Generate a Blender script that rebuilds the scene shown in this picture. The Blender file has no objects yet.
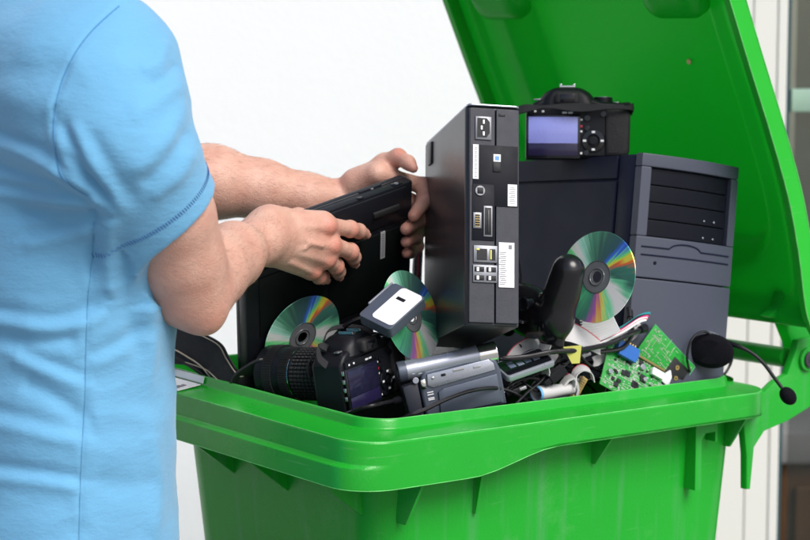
import bpy, bmesh, math, random
import numpy as np
from mathutils import Matrix, Vector, noise
random.seed(7)
R=math.radians; V=Vector
scene=bpy.context.scene; col=scene.collection
# ------------------------------------------------------------------ camera
F=2025.0; PITCH=math.atan(240/F); ZC=1.473
cam=bpy.data.cameras.new('camera'); cam.lens=90; cam.sensor_width=36; cam.clip_start=.05; cam.clip_end=400
camo=bpy.data.objects.new('camera',cam); col.objects.link(camo)
camo.location=(0,0,ZC); camo.rotation_euler=(R(90)-PITCH,0,0); scene.camera=camo
cam.dof.use_dof=True; cam.dof.focus_distance=2.47; cam.dof.aperture_fstop=6.3
# ------------------------------------------------------------------ light
SUN=Vector((.50,-.60,.80)).normalized()
w=bpy.data.worlds.new('World'); scene.world=w; w.use_nodes=True
nt=w.node_tree; bg=nt.nodes['Background']; sky=nt.nodes.new('ShaderNodeTexSky'); sky.sky_type='NISHITA'; sky.sun_disc=False
sky.sun_elevation=math.asin(SUN.z); sky.sun_rotation=math.atan2(SUN.x,SUN.y); sky.dust_density=3.0; sky.air_density=.8; sky.ozone_density=.6
nt.links.new(sky.outputs[0],bg.inputs[0]); bg.inputs[1].default_value=.12
sl=bpy.data.lights.new('sun','SUN'); sl.energy=2.5; sl.angle=R(34); sl.color=(1,.975,.95)
so=bpy.data.objects.new('sun',sl); col.objects.link(so); so.rotation_euler=SUN.to_track_quat('Z','Y').to_euler(); so.location=(3,-3,5)
vs=scene.view_settings; vs.view_transform='Standard'; vs.look='None'; vs.gamma=1; vs.exposure=.32; vs.use_curve_mapping=False
scene.cycles.max_bounces=8; scene.cycles.caustics_reflective=False; scene.cycles.caustics_refractive=False
# ------------------------------------------------------------------ helpers
cp,sp=math.cos(PITCH),math.sin(PITCH)
def P(u,v,d):
    """world point seen at photo position u,v at distance d along Y"""
    a=(u-405)/F; b=(270-v)/F
    return Vector((a,cp+b*sp,-sp+b*cp))*(d/(cp+b*sp))+Vector((0,0,ZC))
def projn(p):
    p=np.asarray(p,float); x,y,z=p[:,0],p[:,1],p[:,2]-ZC
    f=y*cp-z*sp; u=y*sp+z*cp
    return np.stack([405+F*x/f,270-F*u/f],1)
def cr(pts,n=8,closed=False):
    pts=[Vector(p) for p in pts]; out=[]; N=len(pts)
    rng=N if closed else N-1
    for i in range(rng):
        g=(lambda k: pts[k%N]) if closed else (lambda k: pts[max(0,min(N-1,k))])
        p0,p1,p2,p3=g(i-1),g(i),g(i+1),g(i+2)
        for j in range(n):
            t=j/n
            out.append(.5*((2*p1)+(p2-p0)*t+(2*p0-5*p1+4*p2-p3)*t*t+(3*p1-p0-3*p2+p3)*t**3))
    if not closed: out.append(pts[-1])
    return out
def rrect(x0,x1,y0,y1,r,n=8):
    o=[]
    for cx,cy,a0 in ((x1-r,y1-r,0),(x0+r,y1-r,90),(x0+r,y0+r,180),(x1-r,y0+r,270)):
        for k in range(n+1):
            a=R(a0+90*k/n); o.append((cx+r*math.cos(a),cy+r*math.sin(a)))
    return o
class MB:
    def __init__(s): s.v=[]; s.f=[]; s.m=[]; s.k=0
    def add(s,vs,fs,M=None):
        b=len(s.v)
        s.v+=[(M@Vector(p)) if M else Vector(p) for p in vs]
        s.f+=[tuple(i+b for i in f) for f in fs]; s.m+=[s.k]*len(fs); return s
    def bm(s,bm,M=None):
        bm.verts.index_update(); s.add([v.co.copy() for v in bm.verts],[[v.index for v in f.verts] for f in bm.faces],M); bm.free(); return s
    def box(s,c,d,bev=0,M=None,seg=2):
        bm=bmesh.new(); bmesh.ops.create_cube(bm,size=1)
        for v in bm.verts: v.co=Vector((v.co.x*d[0]+c[0],v.co.y*d[1]+c[1],v.co.z*d[2]+c[2]))
        if bev: bmesh.ops.bevel(bm,geom=list(bm.edges),offset=min(bev,min(d)*.49),segments=seg,profile=.5,affect='EDGES')
        return s.bm(bm,M)
    def prism(s,poly,a0,a1,axis='y',bev=0,M=None,seg=2):
        """2D outline extruded along an axis: axis y -> poly is (x,z); z -> (x,y); x -> (y,z)"""
        def mk(p,t): return (p[0],t,p[1]) if axis=='y' else ((p[0],p[1],t) if axis=='z' else (t,p[0],p[1]))
        bm=bmesh.new(); A=[bm.verts.new(mk(p,a0)) for p in poly]; B=[bm.verts.new(mk(p,a1)) for p in poly]
        n=len(poly); bm.faces.new(A); bm.faces.new(B[::-1])
        for i in range(n): bm.faces.new((A[i],B[i],B[(i+1)%n],A[(i+1)%n]))
        bmesh.ops.recalc_face_normals(bm,faces=list(bm.faces))
        if bev:
            ce=[e for e in bm.edges if any(len(f.verts)==n for f in e.link_faces) and n!=4 or (n==4)]
            bmesh.ops.bevel(bm,geom=ce,offset=bev,segments=seg,profile=.5,affect='EDGES')
        return s.bm(bm,M)
    def lathe(s,prof,n=32,M=None,close=False):
        vs=[];fs=[];m=len(prof)
        for i in range(n):
            a=2*math.pi*i/n
            for r,z in prof: vs.append((r*math.cos(a),r*math.sin(a),z))
        for i in range(n):
            j=(i+1)%n
            for k in range(m if close else m-1):
                l=(k+1)%m
                fs.append((i*m+k,j*m+k,j*m+l,i*m+l))
        if not close:
            fs.append([i*m for i in range(n)][::-1]); fs.append([i*m+m-1 for i in range(n)])
        return s.add(vs,fs,M)
    def cyl(s,a,b,r0,r1=None,n=20,M=None,bev=0):
        a=Vector(a);b=Vector(b);r1=r0 if r1 is None else r1;L=(b-a).length
        Q=Matrix.Translation(a)@(b-a).to_track_quat('Z','Y').to_matrix().to_4x4()
        pr=[(r0,0),(r1,L)] if not bev else [(r0-bev,0),(r0-.3*bev,.3*bev),(r0,bev),(r1,L-bev),(r1-.3*bev,L-.3*bev),(r1-bev,L)]
        return s.lathe(pr,n,(M@Q) if M else Q)
    def tube(s,pts,r,n=8,M=None):
        pts=[Vector(p) for p in pts]; N=len(pts); rr=r if hasattr(r,'__len__') else [r]*N
        t0=(pts[1]-pts[0]).normalized(); nn=t0.orthogonal().normalized(); vs=[];fs=[]
        for i,p in enumerate(pts):
            t=(pts[min(i+1,N-1)]-pts[max(i-1,0)]).normalized()
            nn=(nn-t*nn.dot(t)).normalized(); b=t.cross(nn)
            for k in range(n):
                a=2*math.pi*k/n; vs.append(p+(nn*math.cos(a)+b*math.sin(a))*rr[i])
        for i in range(N-1):
            for k in range(n):
                l=(k+1)%n; fs.append((i*n+k,i*n+l,(i+1)*n+l,(i+1)*n+k))
        fs.append(list(range(n))[::-1]); fs.append([(N-1)*n+k for k in range(n)])
        return s.add(vs,fs,M)
    def ribbon(s,pts,ws,t,M=None,wid=None):
        """flat band along pts, ws = list of width vectors (full width direction), thickness t"""
        N=len(pts);vs=[];fs=[]
        for i in range(N):
            p=Vector(pts[i]);wv=Vector(ws[i]);tg=(Vector(pts[min(i+1,N-1)])-Vector(pts[max(i-1,0)])).normalized()
            wv=wv-tg*wv.dot(tg); nrm=tg.cross(wv).normalized()*t/2
            vs+=[p-wv/2-nrm,p+wv/2-nrm,p+wv/2+nrm,p-wv/2+nrm]
        for i in range(N-1):
            for k in range(4): l=(k+1)%4; fs.append((i*4+k,i*4+l,i*4+4+l,i*4+4+k))
        fs.append((3,2,1,0)); e=(N-1)*4; fs.append((e,e+1,e+2,e+3))
        return s.add(vs,fs,M)
    def ell(s,c,r,n=20,M=None):
        bm=bmesh.new(); bmesh.ops.create_uvsphere(bm,u_segments=n,v_segments=max(8,n*2//3),radius=1)
        for v in bm.verts: v.co=Vector((v.co.x*r[0]+c[0],v.co.y*r[1]+c[1],v.co.z*r[2]+c[2]))
        return s.bm(bm,M)
    def loft(s,rings,close=True,cap=(False,False),M=None):
        n=len(rings[0]);vs=[p for r in rings for p in r];fs=[]
        for i in range(len(rings)-1):
            for k in range(n):
                l=(k+1)%n; fs.append((i*n+k,i*n+l,(i+1)*n+l,(i+1)*n+k))
        if cap[0]: fs.append(list(range(n))[::-1])
        if cap[1]: fs.append([(len(rings)-1)*n+k for k in range(n)])
        return s.add(vs,fs,M)
    def build(s,name,mats,parent=None,ang=32,recalc=True):
        me=bpy.data.meshes.new(name); me.from_pydata([tuple(v) for v in s.v],[],s.f)
        for m in (mats if isinstance(mats,(list,tuple)) else [mats]): me.materials.append(m)
        me.polygons.foreach_set('material_index',s.m)
        bm=bmesh.new(); bm.from_mesh(me)
        if recalc: bmesh.ops.recalc_face_normals(bm,faces=list(bm.faces))
        for f in bm.faces: f.smooth=True
        for e in bm.edges:
            if len(e.link_faces)==2: e.smooth=e.calc_face_angle(0)<R(ang)
        bm.to_mesh(me); bm.free()
        o=bpy.data.objects.new(name,me); col.objects.link(o)
        if parent: o.parent=parent
        if 60<len(me.polygons)<30000:
            w_=o.modifiers.new('weighted normals','WEIGHTED_NORMAL'); w_.keep_sharp=True; w_.weight=100
        return o
def tag(o,label=None,cat=None,group=None,kind=None):
    for k,v in (('label',label),('category',cat),('group',group),('kind',kind)):
        if v: o[k]=v
    return o
def empty(name,M,label,cat,group=None):
    o=bpy.data.objects.new(name,None); col.objects.link(o); o.empty_display_size=.03; o.matrix_world=M; return tag(o,label,cat,group)
def pose(u,v,d,yaw=0,pitch=0,roll=0,vroll=0):
    """local x right, z up, -y towards the viewer at yaw 0"""
    return Matrix.Translation(P(u,v,d))@Matrix.Rotation(R(vroll),4,'Y')@Matrix.Rotation(R(yaw),4,'Z')@Matrix.Rotation(R(pitch),4,'X')@Matrix.Rotation(R(roll),4,'Y')
def frame(o,x,z):
    """matrix with origin o, x axis along x, z near z"""
    x=Vector(x).normalized(); z=Vector(z); z=(z-x*z.dot(x)).normalized(); y=z.cross(x)
    M=Matrix((x,y,z)).transposed().to_4x4(); M.translation=o; return M
# ------------------------------------------------------------------ materials
def mat(name,c,rough=.5,metal=0,var=.10,scale=30,bump=0,bscale=300,spec=.5,coat=0,wear=None,scratch=0,scuff=0,drip=0,sheen=0,rvar=.12):
    m=bpy.data.materials.new(name); m.use_nodes=True; t=m.node_tree; L=t.links.new; N=t.nodes.new
    b=t.nodes['Principled BSDF']; b.inputs['Metallic'].default_value=metal; b.inputs['Specular IOR Level'].default_value=spec
    b.inputs['Coat Weight'].default_value=coat; b.inputs['Sheen Weight'].default_value=sheen
    tc=N('ShaderNodeTexCoord'); nz=N('ShaderNodeTexNoise'); nz.inputs['Scale'].default_value=scale; nz.inputs['Detail'].default_value=6
    L(tc.outputs['Object'],nz.inputs['Vector'])
    mx=N('ShaderNodeMix'); mx.data_type='RGBA'; c=tuple(c)
    mx.inputs[6].default_value=tuple(x*(1-var) for x in c)+(1,); mx.inputs[7].default_value=tuple(min(1,x*(1+var)) for x in c)+(1,)
    L(nz.outputs['Fac'],mx.inputs[0]); out=mx.outputs[2]
    mr=N('ShaderNodeMapRange'); mr.inputs['To Min'].default_value=max(.02,rough-rvar); mr.inputs['To Max'].default_value=min(1,rough+rvar)
    n2=N('ShaderNodeTexNoise'); n2.inputs['Scale'].default_value=scale*2.7; n2.inputs['Detail'].default_value=4; L(tc.outputs['Object'],n2.inputs['Vector'])
    L(n2.outputs['Fac'],mr.inputs['Value']); L(mr.outputs[0],b.inputs['Roughness'])
    if wear:
        g=N('ShaderNodeNewGeometry'); r=N('ShaderNodeMapRange'); r.inputs['From Min'].default_value=.515; r.inputs['From Max'].default_value=.56
        L(g.outputs['Pointiness'],r.inputs['Value']); mu=N('ShaderNodeMath'); mu.operation='MULTIPLY'; L(r.outputs[0],mu.inputs[0])
        n3=N('ShaderNodeTexNoise'); n3.inputs['Scale'].default_value=60; L(tc.outputs['Object'],n3.inputs['Vector'])
        r3=N('ShaderNodeMapRange'); r3.inputs['From Min'].default_value=.45; r3.inputs['From Max'].default_value=.65; r3.inputs['To Max'].default_value=wear[1]; L(n3.outputs['Fac'],r3.inputs['Value']); L(r3.outputs[0],mu.inputs[1])
        m2=N('ShaderNodeMix'); m2.data_type='RGBA'; L(mu.outputs[0],m2.inputs[0]); L(out,m2.inputs[6]); m2.inputs[7].default_value=tuple(wear[0])+(1,); out=m2.outputs[2]
    if scratch:
        mp=N('ShaderNodeMapping'); mp.inputs['Scale'].default_value=(9,9,150); mp.inputs['Rotation'].default_value=(.15,.1,.3); L(tc.outputs['Object'],mp.inputs['Vector'])
        n4=N('ShaderNodeTexNoise'); n4.inputs['Scale'].default_value=1.6; n4.inputs['Detail'].default_value=3; L(mp.outputs[0],n4.inputs['Vector'])
        r4=N('ShaderNodeMapRange'); r4.inputs['From Min'].default_value=.66; r4.inputs['From Max'].default_value=.76; r4.inputs['To Max'].default_value=scratch; L(n4.outputs['Fac'],r4.inputs['Value'])
        m4=N('ShaderNodeMix'); m4.data_type='RGBA'; L(r4.outputs[0],m4.inputs[0]); L(out,m4.inputs[6]); m4.inputs[7].default_value=tuple(min(1,x*.7+.22) for x in c)+(1,); out=m4.outputs[2]
    if drip:
        mp7=N('ShaderNodeMapping'); mp7.inputs['Scale'].default_value=(48,48,2.2); L(tc.outputs['Object'],mp7.inputs['Vector']); n7=N('ShaderNodeTexNoise'); n7.inputs['Scale'].default_value=1; n7.inputs['Detail'].default_value=5; L(mp7.outputs[0],n7.inputs['Vector'])
        r7=N('ShaderNodeMapRange'); r7.inputs['From Min'].default_value=.54; r7.inputs['From Max'].default_value=.74; r7.inputs['To Max'].default_value=drip; L(n7.outputs['Fac'],r7.inputs['Value'])
        m7=N('ShaderNodeMix'); m7.data_type='RGBA'; L(r7.outputs[0],m7.inputs[0]); L(out,m7.inputs[6]); m7.inputs[7].default_value=(.10,.30,.14,1); out=m7.outputs[2]
    if scuff:
        n6=N('ShaderNodeTexNoise'); n6.inputs['Scale'].default_value=11; n6.inputs['Detail'].default_value=9; n6.inputs['Roughness'].default_value=.72; L(tc.outputs['Object'],n6.inputs['Vector'])
        r6=N('ShaderNodeMapRange'); r6.inputs['From Min'].default_value=.56; r6.inputs['From Max'].default_value=.78; r6.inputs['To Max'].default_value=scuff; L(n6.outputs['Fac'],r6.inputs['Value'])
        m6=N('ShaderNodeMix'); m6.data_type='RGBA'; L(r6.outputs[0],m6.inputs[0]); L(out,m6.inputs[6]); m6.inputs[7].default_value=tuple(min(1,x*.75+.16) for x in c)+(1,); out=m6.outputs[2]
    L(out,b.inputs['Base Color'])
    if bump:
        nb=N('ShaderNodeTexNoise'); nb.inputs['Scale'].default_value=bscale; nb.inputs['Detail'].default_value=3; L(tc.outputs['Object'],nb.inputs['Vector'])
        bp=N('ShaderNodeBump'); bp.inputs['Strength'].default_value=bump; bp.inputs['Distance'].default_value=.001; L(nb.outputs['Fac'],bp.inputs['Height']); L(bp.outputs[0],b.inputs['Normal'])
    m['_o']=0
    return m
def translucent(m,c,f):
    t=m.node_tree; b=t.nodes['Principled BSDF']; o=t.nodes['Material Output']; tr=t.nodes.new('ShaderNodeBsdfTranslucent'); tr.inputs[0].default_value=tuple(c)+(1,); mx=t.nodes.new('ShaderNodeMixShader'); mx.inputs[0].default_value=f
    t.links.new(b.outputs[0],mx.inputs[1]); t.links.new(tr.outputs[0],mx.inputs[2]); t.links.new(mx.outputs[0],o.inputs[0])
def bsdf(m): return m.node_tree.nodes['Principled BSDF']
GREEN=(.010,.34,.022)
M_bin=mat('green bin plastic',GREEN,.38,var=.10,scale=7,bump=.25,bscale=420,scratch=.12,spec=.3,scuff=.3,drip=.4)
M_rim=mat('green rim plastic',GREEN,.30,var=.10,scale=7,bump=.2,bscale=420,scratch=.22,spec=.45,scuff=.35)
M_worn=mat('worn pale plastic edge',(.10,.50,.11),.5,var=.6,scale=50)
M_lid=mat('green lid plastic',(.012,.36,.035),.40,var=.12,scale=5,bump=.3,bscale=300,scratch=.15,spec=.4)
translucent(M_lid,(.08,.90,.15),.42)
M_rubber=mat('black rubber',(.012,.012,.014),.7,bump=.4,bscale=900)
M_black=mat('black plastic',(.007,.008,.011),.38,spec=.25,bump=.3,bscale=1500)
M_gloss=mat('glossy black plastic',(.006,.007,.010),.14,rvar=.05)
M_grip=mat('black leatherette grip',(.011,.011,.013),.62,bump=.9,bscale=1100)
M_navy=mat('dark navy metal panel',(.009,.012,.030),.45,spec=.14,bump=.15,bscale=1500,scale=8)
M_bezel=mat('blue grey bezel plastic',(.056,.064,.092),.42,spec=.35,bump=.2,bscale=1500,scale=6)
M_bay=mat('dark drive bay plastic',(.006,.007,.012),.42,spec=.12,bump=.2,bscale=1500)
M_slimside=mat('satin charcoal casing',(.035,.038,.046),.30,metal=.25,scale=5,rvar=.06,bump=.1,bscale=2000)
M_slimback=mat('charcoal rear panel plastic',(.022,.025,.037),.45,spec=.35,bump=.25,bscale=1600)
M_white=mat('white paper',(.78,.80,.82),.6,var=.04)
M_ink=mat('grey print',(.18,.18,.2),.6)
M_blueink=mat('blue print',(.10,.28,.65),.5)
M_silver=mat('silver plastic',(.42,.45,.52),.28,metal=.65,scale=12,bump=.08,bscale=1800)
M_chrome=mat('chrome ring',(.75,.76,.74),.12,metal=1,rvar=.05,var=.03)
M_gunmetal=mat('gunmetal grey plastic',(.10,.12,.16),.34,metal=.45,bump=.15,bscale=1600)
M_steel=mat('steel connector',(.45,.46,.48),.32,metal=.9)
M_port=mat('dull port metal',(.17,.18,.20),.4,metal=.6)
M_pcb=mat('green circuit board',(.014,.30,.035),.35,var=.5,scale=160,coat=.3)
M_solder=mat('solder and pads',(.62,.66,.55),.3,metal=.6)
M_brown=mat('brown laminate edge',(.20,.15,.05),.5)
M_vga=mat('blue connector plastic',(.02,.12,.42),.35)
M_chip=mat('black chip',(.012,.012,.014),.4)
M_ribbon=mat('grey ribbon cable',(.50,.50,.50),.5,var=.06)
M_red=mat('red cable edge',(.45,.02,.04),.45)
M_teal=mat('teal cable strand',(.02,.25,.28),.4)
M_pink=mat('pink cable strand',(.55,.05,.18),.4)
M_yellow=mat('yellow connector tag',(.55,.55,.12),.5)
M_cable=mat('black cable sheath',(.008,.008,.010),.28)
M_foam=mat('black foam',(.006,.006,.009),.95,bump=1.0,bscale=700,spec=.1)
M_cloth=mat('black webbing',(.009,.009,.012),.75,bump=.8,bscale=900)
M_pale=mat('pale stitched edge',(.42,.36,.28),.6)
M_gold=mat('brass contacts',(.55,.42,.15),.3,metal=.8)
# ------------------------------------------------------------------ setting
WY=3.95
m_wall=mat('white rough render',(.83,.85,.86),.85,var=.03,scale=3,bump=0)
t=m_wall.node_tree; N=t.nodes.new; L=t.links.new
tc=N('ShaderNodeTexCoord'); vz=N('ShaderNodeTexNoise'); vz.inputs['Scale'].default_value=75; vz.inputs['Detail'].default_value=5; vz.inputs['Roughness'].default_value=.6
L(tc.outputs['Object'],vz.inputs['Vector']); bp=N('ShaderNodeBump'); bp.inputs['Strength'].default_value=.24; bp.inputs['Distance'].default_value=.003; L(vz.outputs['Fac'],bp.inputs['Height']); L(bp.outputs[0],bsdf(m_wall).inputs['Normal'])
m_ground=mat('grey paving',(.30,.29,.28),.85,var=.15,scale=4,bump=.5,bscale=90)
t=m_ground.node_tree; br=t.nodes.new('ShaderNodeTexBrick'); br.inputs['Scale'].default_value=2.5; br.inputs['Color1'].default_value=(.33,.32,.31,1); br.inputs['Color2'].default_value=(.27,.27,.26,1); br.inputs['Mortar'].default_value=(.12,.12,.11,1); br.inputs['Mortar Size'].default_value=.012
tc=t.nodes.new('ShaderNodeTexCoord'); t.links.new(tc.outputs['Object'],br.inputs['Vector']); t.links.new(br.outputs[0],bsdf(m_ground).inputs['Base Color'])
g=MB().add([(-60,-60,0),(60,-60,0),(60,60,0),(-60,60,0)],[(0,1,2,3)]).build('ground',m_ground); tag(g,kind='structure')
XF0,XF1=.615,.738
hw=MB(); hw.box((-3.2+XF0/2,WY+.1,1.6),(6.4+XF0,.2,3.2)); hw.box((3.6,WY+.1,1.6),(3.4,.2,3.2)); hw.box(((XF0+1.9)/2,WY+.1,2.75),(1.9-XF0,.2,.9))
wall=hw.build('house_wall',m_wall); tag(wall,'white rough rendered house wall behind the bin','wall')
m_frame=mat('off white painted door frame',(.72,.72,.68),.45,var=.05,scale=3)
m_teal=mat('dark teal door paint',(.020,.060,.070),.4)
m_rail=mat('pale green rail',(.30,.45,.36),.5)
m_glass=mat('door glass',(.02,.03,.028),.03,rvar=.02); bsdf(m_glass).inputs['Alpha'].default_value=.35
m_oak=mat('brown wood',(.20,.095,.035),.5,var=.3,scale=12)
m_inw=mat('olive interior wall',(.34,.36,.29),.8); m_cush=mat('olive cushion',(.14,.13,.06),.9,bump=.5); m_shelf=mat('pale shelf',(.55,.55,.54),.5)
dr=empty('glazed_door',Matrix.Translation((.72,WY,0)),'dark teal glazed door with pale green rail in an off-white frame, right of the bin','door')
f=MB()
for x0,x1,y in ((-.105,-.048,-.017),(-.048,-.001,-.019),(-.001,.018,-.022)): f.box(((x0+x1)/2,y/2+.09,1.18),(x1-x0,.18-y,2.36),.004)
f.box((.63,.06,2.33),(1.22,.2,.07),.004); f.box((1.22,.06,1.18),(.07,.2,2.36),.004); f.build('door_frame',m_frame,dr)
f=MB(); f.box((.026,.05,1.16),(.013,.06,2.28),.003); f.box((1.16,.05,1.16),(.06,.06,2.28),.004); f.box((.6,.05,2.26),(1.06,.06,.07),.004); f.box((.6,.05,.10),(1.06,.06,.16),.004); f.build('door_leaf',m_teal,dr)
f=MB(); zr=P(800,101,WY).z; f.box((.58,.045,zr),(1.09,.05,.045),.004); f.build('cross_rail',m_rail,dr)
f=MB(); f.box((.6,.055,1.18),(1.1,.008,2.1)); f.build('glass_pane',m_glass,dr)
f=MB(); f.cyl((1.1,-.03,1.05),(1.1,-.03,1.17),.01); f.cyl((1.1,.03,1.06),(1.1,-.03,1.06),.008); f.build('door_handle',M_steel,dr)
rm=MB(); rm.box((1.6,WY+2.2,1.3),(3,.1,2.6)); rm.box((.12,WY+1.2,1.3),(.1,2,2.6)); rm.box((3.05,WY+1.2,1.3),(.1,2,2.6)); rm.build('room_behind_door',m_inw)
tag(bpy.data.objects['room_behind_door'],kind='structure')
sb=empty('sideboard',Matrix.Translation((1.3,WY+.75,0)),'brown wooden sideboard with a pale top behind the glazed door','sideboard')
f=MB(); f.box((0,0,.26),(.9,.4,.48),.01); [f.box((x,-.21,.26),(.4,.02,.38),.01) for x in (-.22,.22)]; f.build('cabinet',m_oak,sb); f=MB(); f.box((0,0,.54),(.96,.46,.075),.008); f.build('top',m_shelf,sb)
# ------------------------------------------------------------------ wheelie bin
TH=R(40); A=P(362,446,2.3); E1=Vector((math.cos(TH),math.sin(TH),0)); E2=Vector((-math.sin(TH),math.cos(TH),0))
BM=Matrix.Rotation(TH,4,'Z'); BM.translation=(A.x,A.y,0)
def w2b(p): r=Vector(p)-A; return Vector((r.dot(E1),r.dot(E2),p[2]))
def b2w(x,y,z): return BM@Vector((x,y,z))
def px2b(u,v,yb):
    """bin x,z of the point of the plane y=yb seen at u,v"""
    a=P(u,v,1);b=P(u,v,2);d=b-a; k=(yb-w2b(a).y)/(d.dot(E2)); q=w2b(a+d*k); return (q.x,q.z)
bin_=empty('wheelie_bin',BM,'bright green wheelie bin with its lid flung open, brim full of discarded electronics','wheelie bin')
RX,RY,RZ=.742,.565,A.z
def rz(x,y): return RZ-.020*x/.74+.012*y/.56
def sm(a,b,x): t=max(0,min(1,(x-a)/(b-a))); return t*t*(3-2*t)
def zb(x): return -.058+.024*sm(.17,.32,x)
def ring(ix0,ix1,iy,dz,r,bot=False,step=0):
    o=[]
    for x,y in rrect(ix0,RX-ix1,iy,RY-iy,r,10):
        z=rz(x,y)+(zb(x) if bot else 0)+dz
        if step:
            k=sm(.06,.0,x); x-=step*k
        o.append((x,y,z))
    # subdivide long sides
    out=[]
    for i,p in enumerate(o):
        q=o[(i+1)%len(o)]; L_=math.dist(p[:2],q[:2]); k=24 if (i%11)==10 else 1
        for j in range(k):
            t=j/k; x=p[0]+(q[0]-p[0])*t; y=p[1]+(q[1]-p[1])*t
            z=rz(x,y)+(zb(x) if bot else 0)+dz; out.append((x,y,z))
    return out
b=MB()
b.loft([ring(.075,.05,.052,-.02,.05),ring(.006,.006,.006,-.016,.05),ring(.005,.005,.005,0,.05,True,.008),ring(.003,.003,.003,-.0015,.051,True,.008),ring(.0005,.0005,.0005,0,.052,True,.008),
 ring(0,0,0,.003,.052,True,.008),ring(0,0,0,-.034,.052,False,.008),ring(0,0,0,-.0315,.052,False,.0075),ring(0,0,0,-.029,.052,False,.002),ring(0,0,0,-.027,.052),
 ring(0,0,0,-.003,.052),ring(.0008,.0008,.0008,-.0008,.052),ring(.003,.003,.003,.0006,.05),
 ring(.044,.033,.033,.0045,.045),ring(.0465,.0355,.0355,.0055,.044),ring(.0475,.0365,.0365,.0075,.043),
 ring(.0490,.038,.038,.0148,.042),ring(.0505,.0395,.0395,.0165,.041),ring(.0555,.0445,.0445,.0165,.040),ring(.057,.046,.046,.0148,.039),ring(.062,.051,.051,-.03,.05)])
rim=b.build('rim',M_rim,bin_,ang=40)
for q_,rr_ in ((ring(.0012,.0012,.0012,-.0004,.052),.0008),(ring(.0006,.0006,.0006,.0002,.052,True,.008),.0007),(ring(.052,.041,.041,.0165,.041),.0007)):
    b=MB(); b.tube([V(p_) for p_ in q_]+[V(q_[0])],rr_,5); b.build('worn_edge',M_worn,rim)
def bring(z,off):
    t=(.95-z)/.9; return [(x,y,z) for x,y in rrect(.070+.085*t+off,.738-.075*t-off,.050+.045*t+off,RY-.066-.045*t-off,.058-off*.5,10)]
b=MB(); zs=[.985,.9,.7,.5,.3,.1,.075]
b.loft([bring(z,0) for z in zs]+[[(x,y,.06) for x,y,_ in bring(.1,.02)]]+[[(x,y,.07) for x,y,_ in bring(.1,.024)]]+[bring(z,.0045) for z in (.1,.5,.9,.985)])
f0=bring(.1,.02); b.add([(x,y,.062) for x,y,_ in f0],[list(range(len(f0)))])
body=b.build('body',M_bin,bin_,ang=40)
for u in (205,258,331):                                    # triangular ribs under the front lip
    yy=min(np.linspace(.02,.54,200),key=lambda y: abs(projn([b2w(.04,y,.93)])[0][0]-u-6))
    z0=rz(0,yy)-.05; MB().prism([(.008,z0),(.008,z0-.011),(.080,z0-.066),(.098,z0-.066),(.098,z0)],yy-.002,yy+.002).build('rib',M_bin,bin_)
def side_rib(x,drop,w=.004,poly=None):
    z0=rz(x,0)+zb(x)+.012; q=poly or [(.012,z0),(.012,z0-.012),(.045,z0-drop),(.060,z0-drop),(.070,z0)]
    MB().prism(q,x-w/2,x+w/2,axis='x').build('rib',M_bin,bin_)
side_rib(.105,.07); side_rib(.222,.12,poly=[(.030,.97),(.035,.93),(.048,.872),(.09,.872),(.09,.97)]); side_rib(.43,.055); side_rib(.695,.06)
z0=rz(.53,0)-.03; MB().prism([(.612,z0),(.612,z0-.105),(.624,z0-.105),(.624,z0-.036),(.632,z0-.028),(.652,z0-.028),(.652,z0-.042),(.656,z0-.042),(.656,z0)],.034,.076).build('rib',M_bin,bin_)
# hinge arms, traced on the side plane with their own thickness
def px(poly,y): return [px2b(u,v,y) for u,v in poly]
arm=[(748,489),(744,489),(744,455),(740,410),(745,395),(763,391),(772,382),(785,374),(793,352),(796,340),(810,336),(826,350),(828,372),(818,396),(806,408),(785,421),(762,431),(752,447)]
ap=px(arm,.035)
for y in (.030,RY-.052): MB().prism(ap,y,y+.013,bev=.003).build('hinge_arm',M_bin,bin_)
HX,HZ=px2b(806,359,.03)
b=MB(); b.cyl((HX-.012,.055,HZ),(HX-.012,RY-.055,HZ),.0145,bev=.002); b.build('handle_bar',M_bin,bin_)
for y,s in ((.030,-1),(RY-.030,1)):
    bo=MB(); bo.cyl((HX,y,HZ),(HX,y+s*.006,HZ),.017,bev=.002,n=28); h=bo.build('hinge_boss',M_bin,bin_)
    b2=MB(); b2.cyl((HX,y+s*.006,HZ),(HX,y+s*.010,HZ),.012,bev=.002,n=28); b2.cyl((HX,y+s*.010,HZ),(HX,y+s*.0105,HZ),.006); b2.build('bolt',mat('dark bolt',(.06,.06,.07),.4,metal=.5),h)
for y in (-.01,RY+.01):
    s=1 if y>0 else -1; wl=MB(); wl.lathe([(.0,-.022),(.06,-.022),(.075,-.02),(.075,.02),(.06,.022),(0,.022)],32,Matrix.Translation((.68,y,.1))@Matrix.Rotation(R(90),4,'X')); wo=wl.build('wheel',M_black,bin_)
    ty=MB(); ty.lathe([(.076,-.024),(.098,-.022),(.1,-.015),(.1,.015),(.098,.022),(.076,.024)],40,Matrix.Translation((.68,y,.1))@Matrix.Rotation(R(90),4,'X'),close=True); ty.build('tyre',M_rubber,wo)
MB().cyl((.68,-.01,.1),(.68,RY+.01,.1),.011).build('axle',M_steel,bin_)
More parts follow.
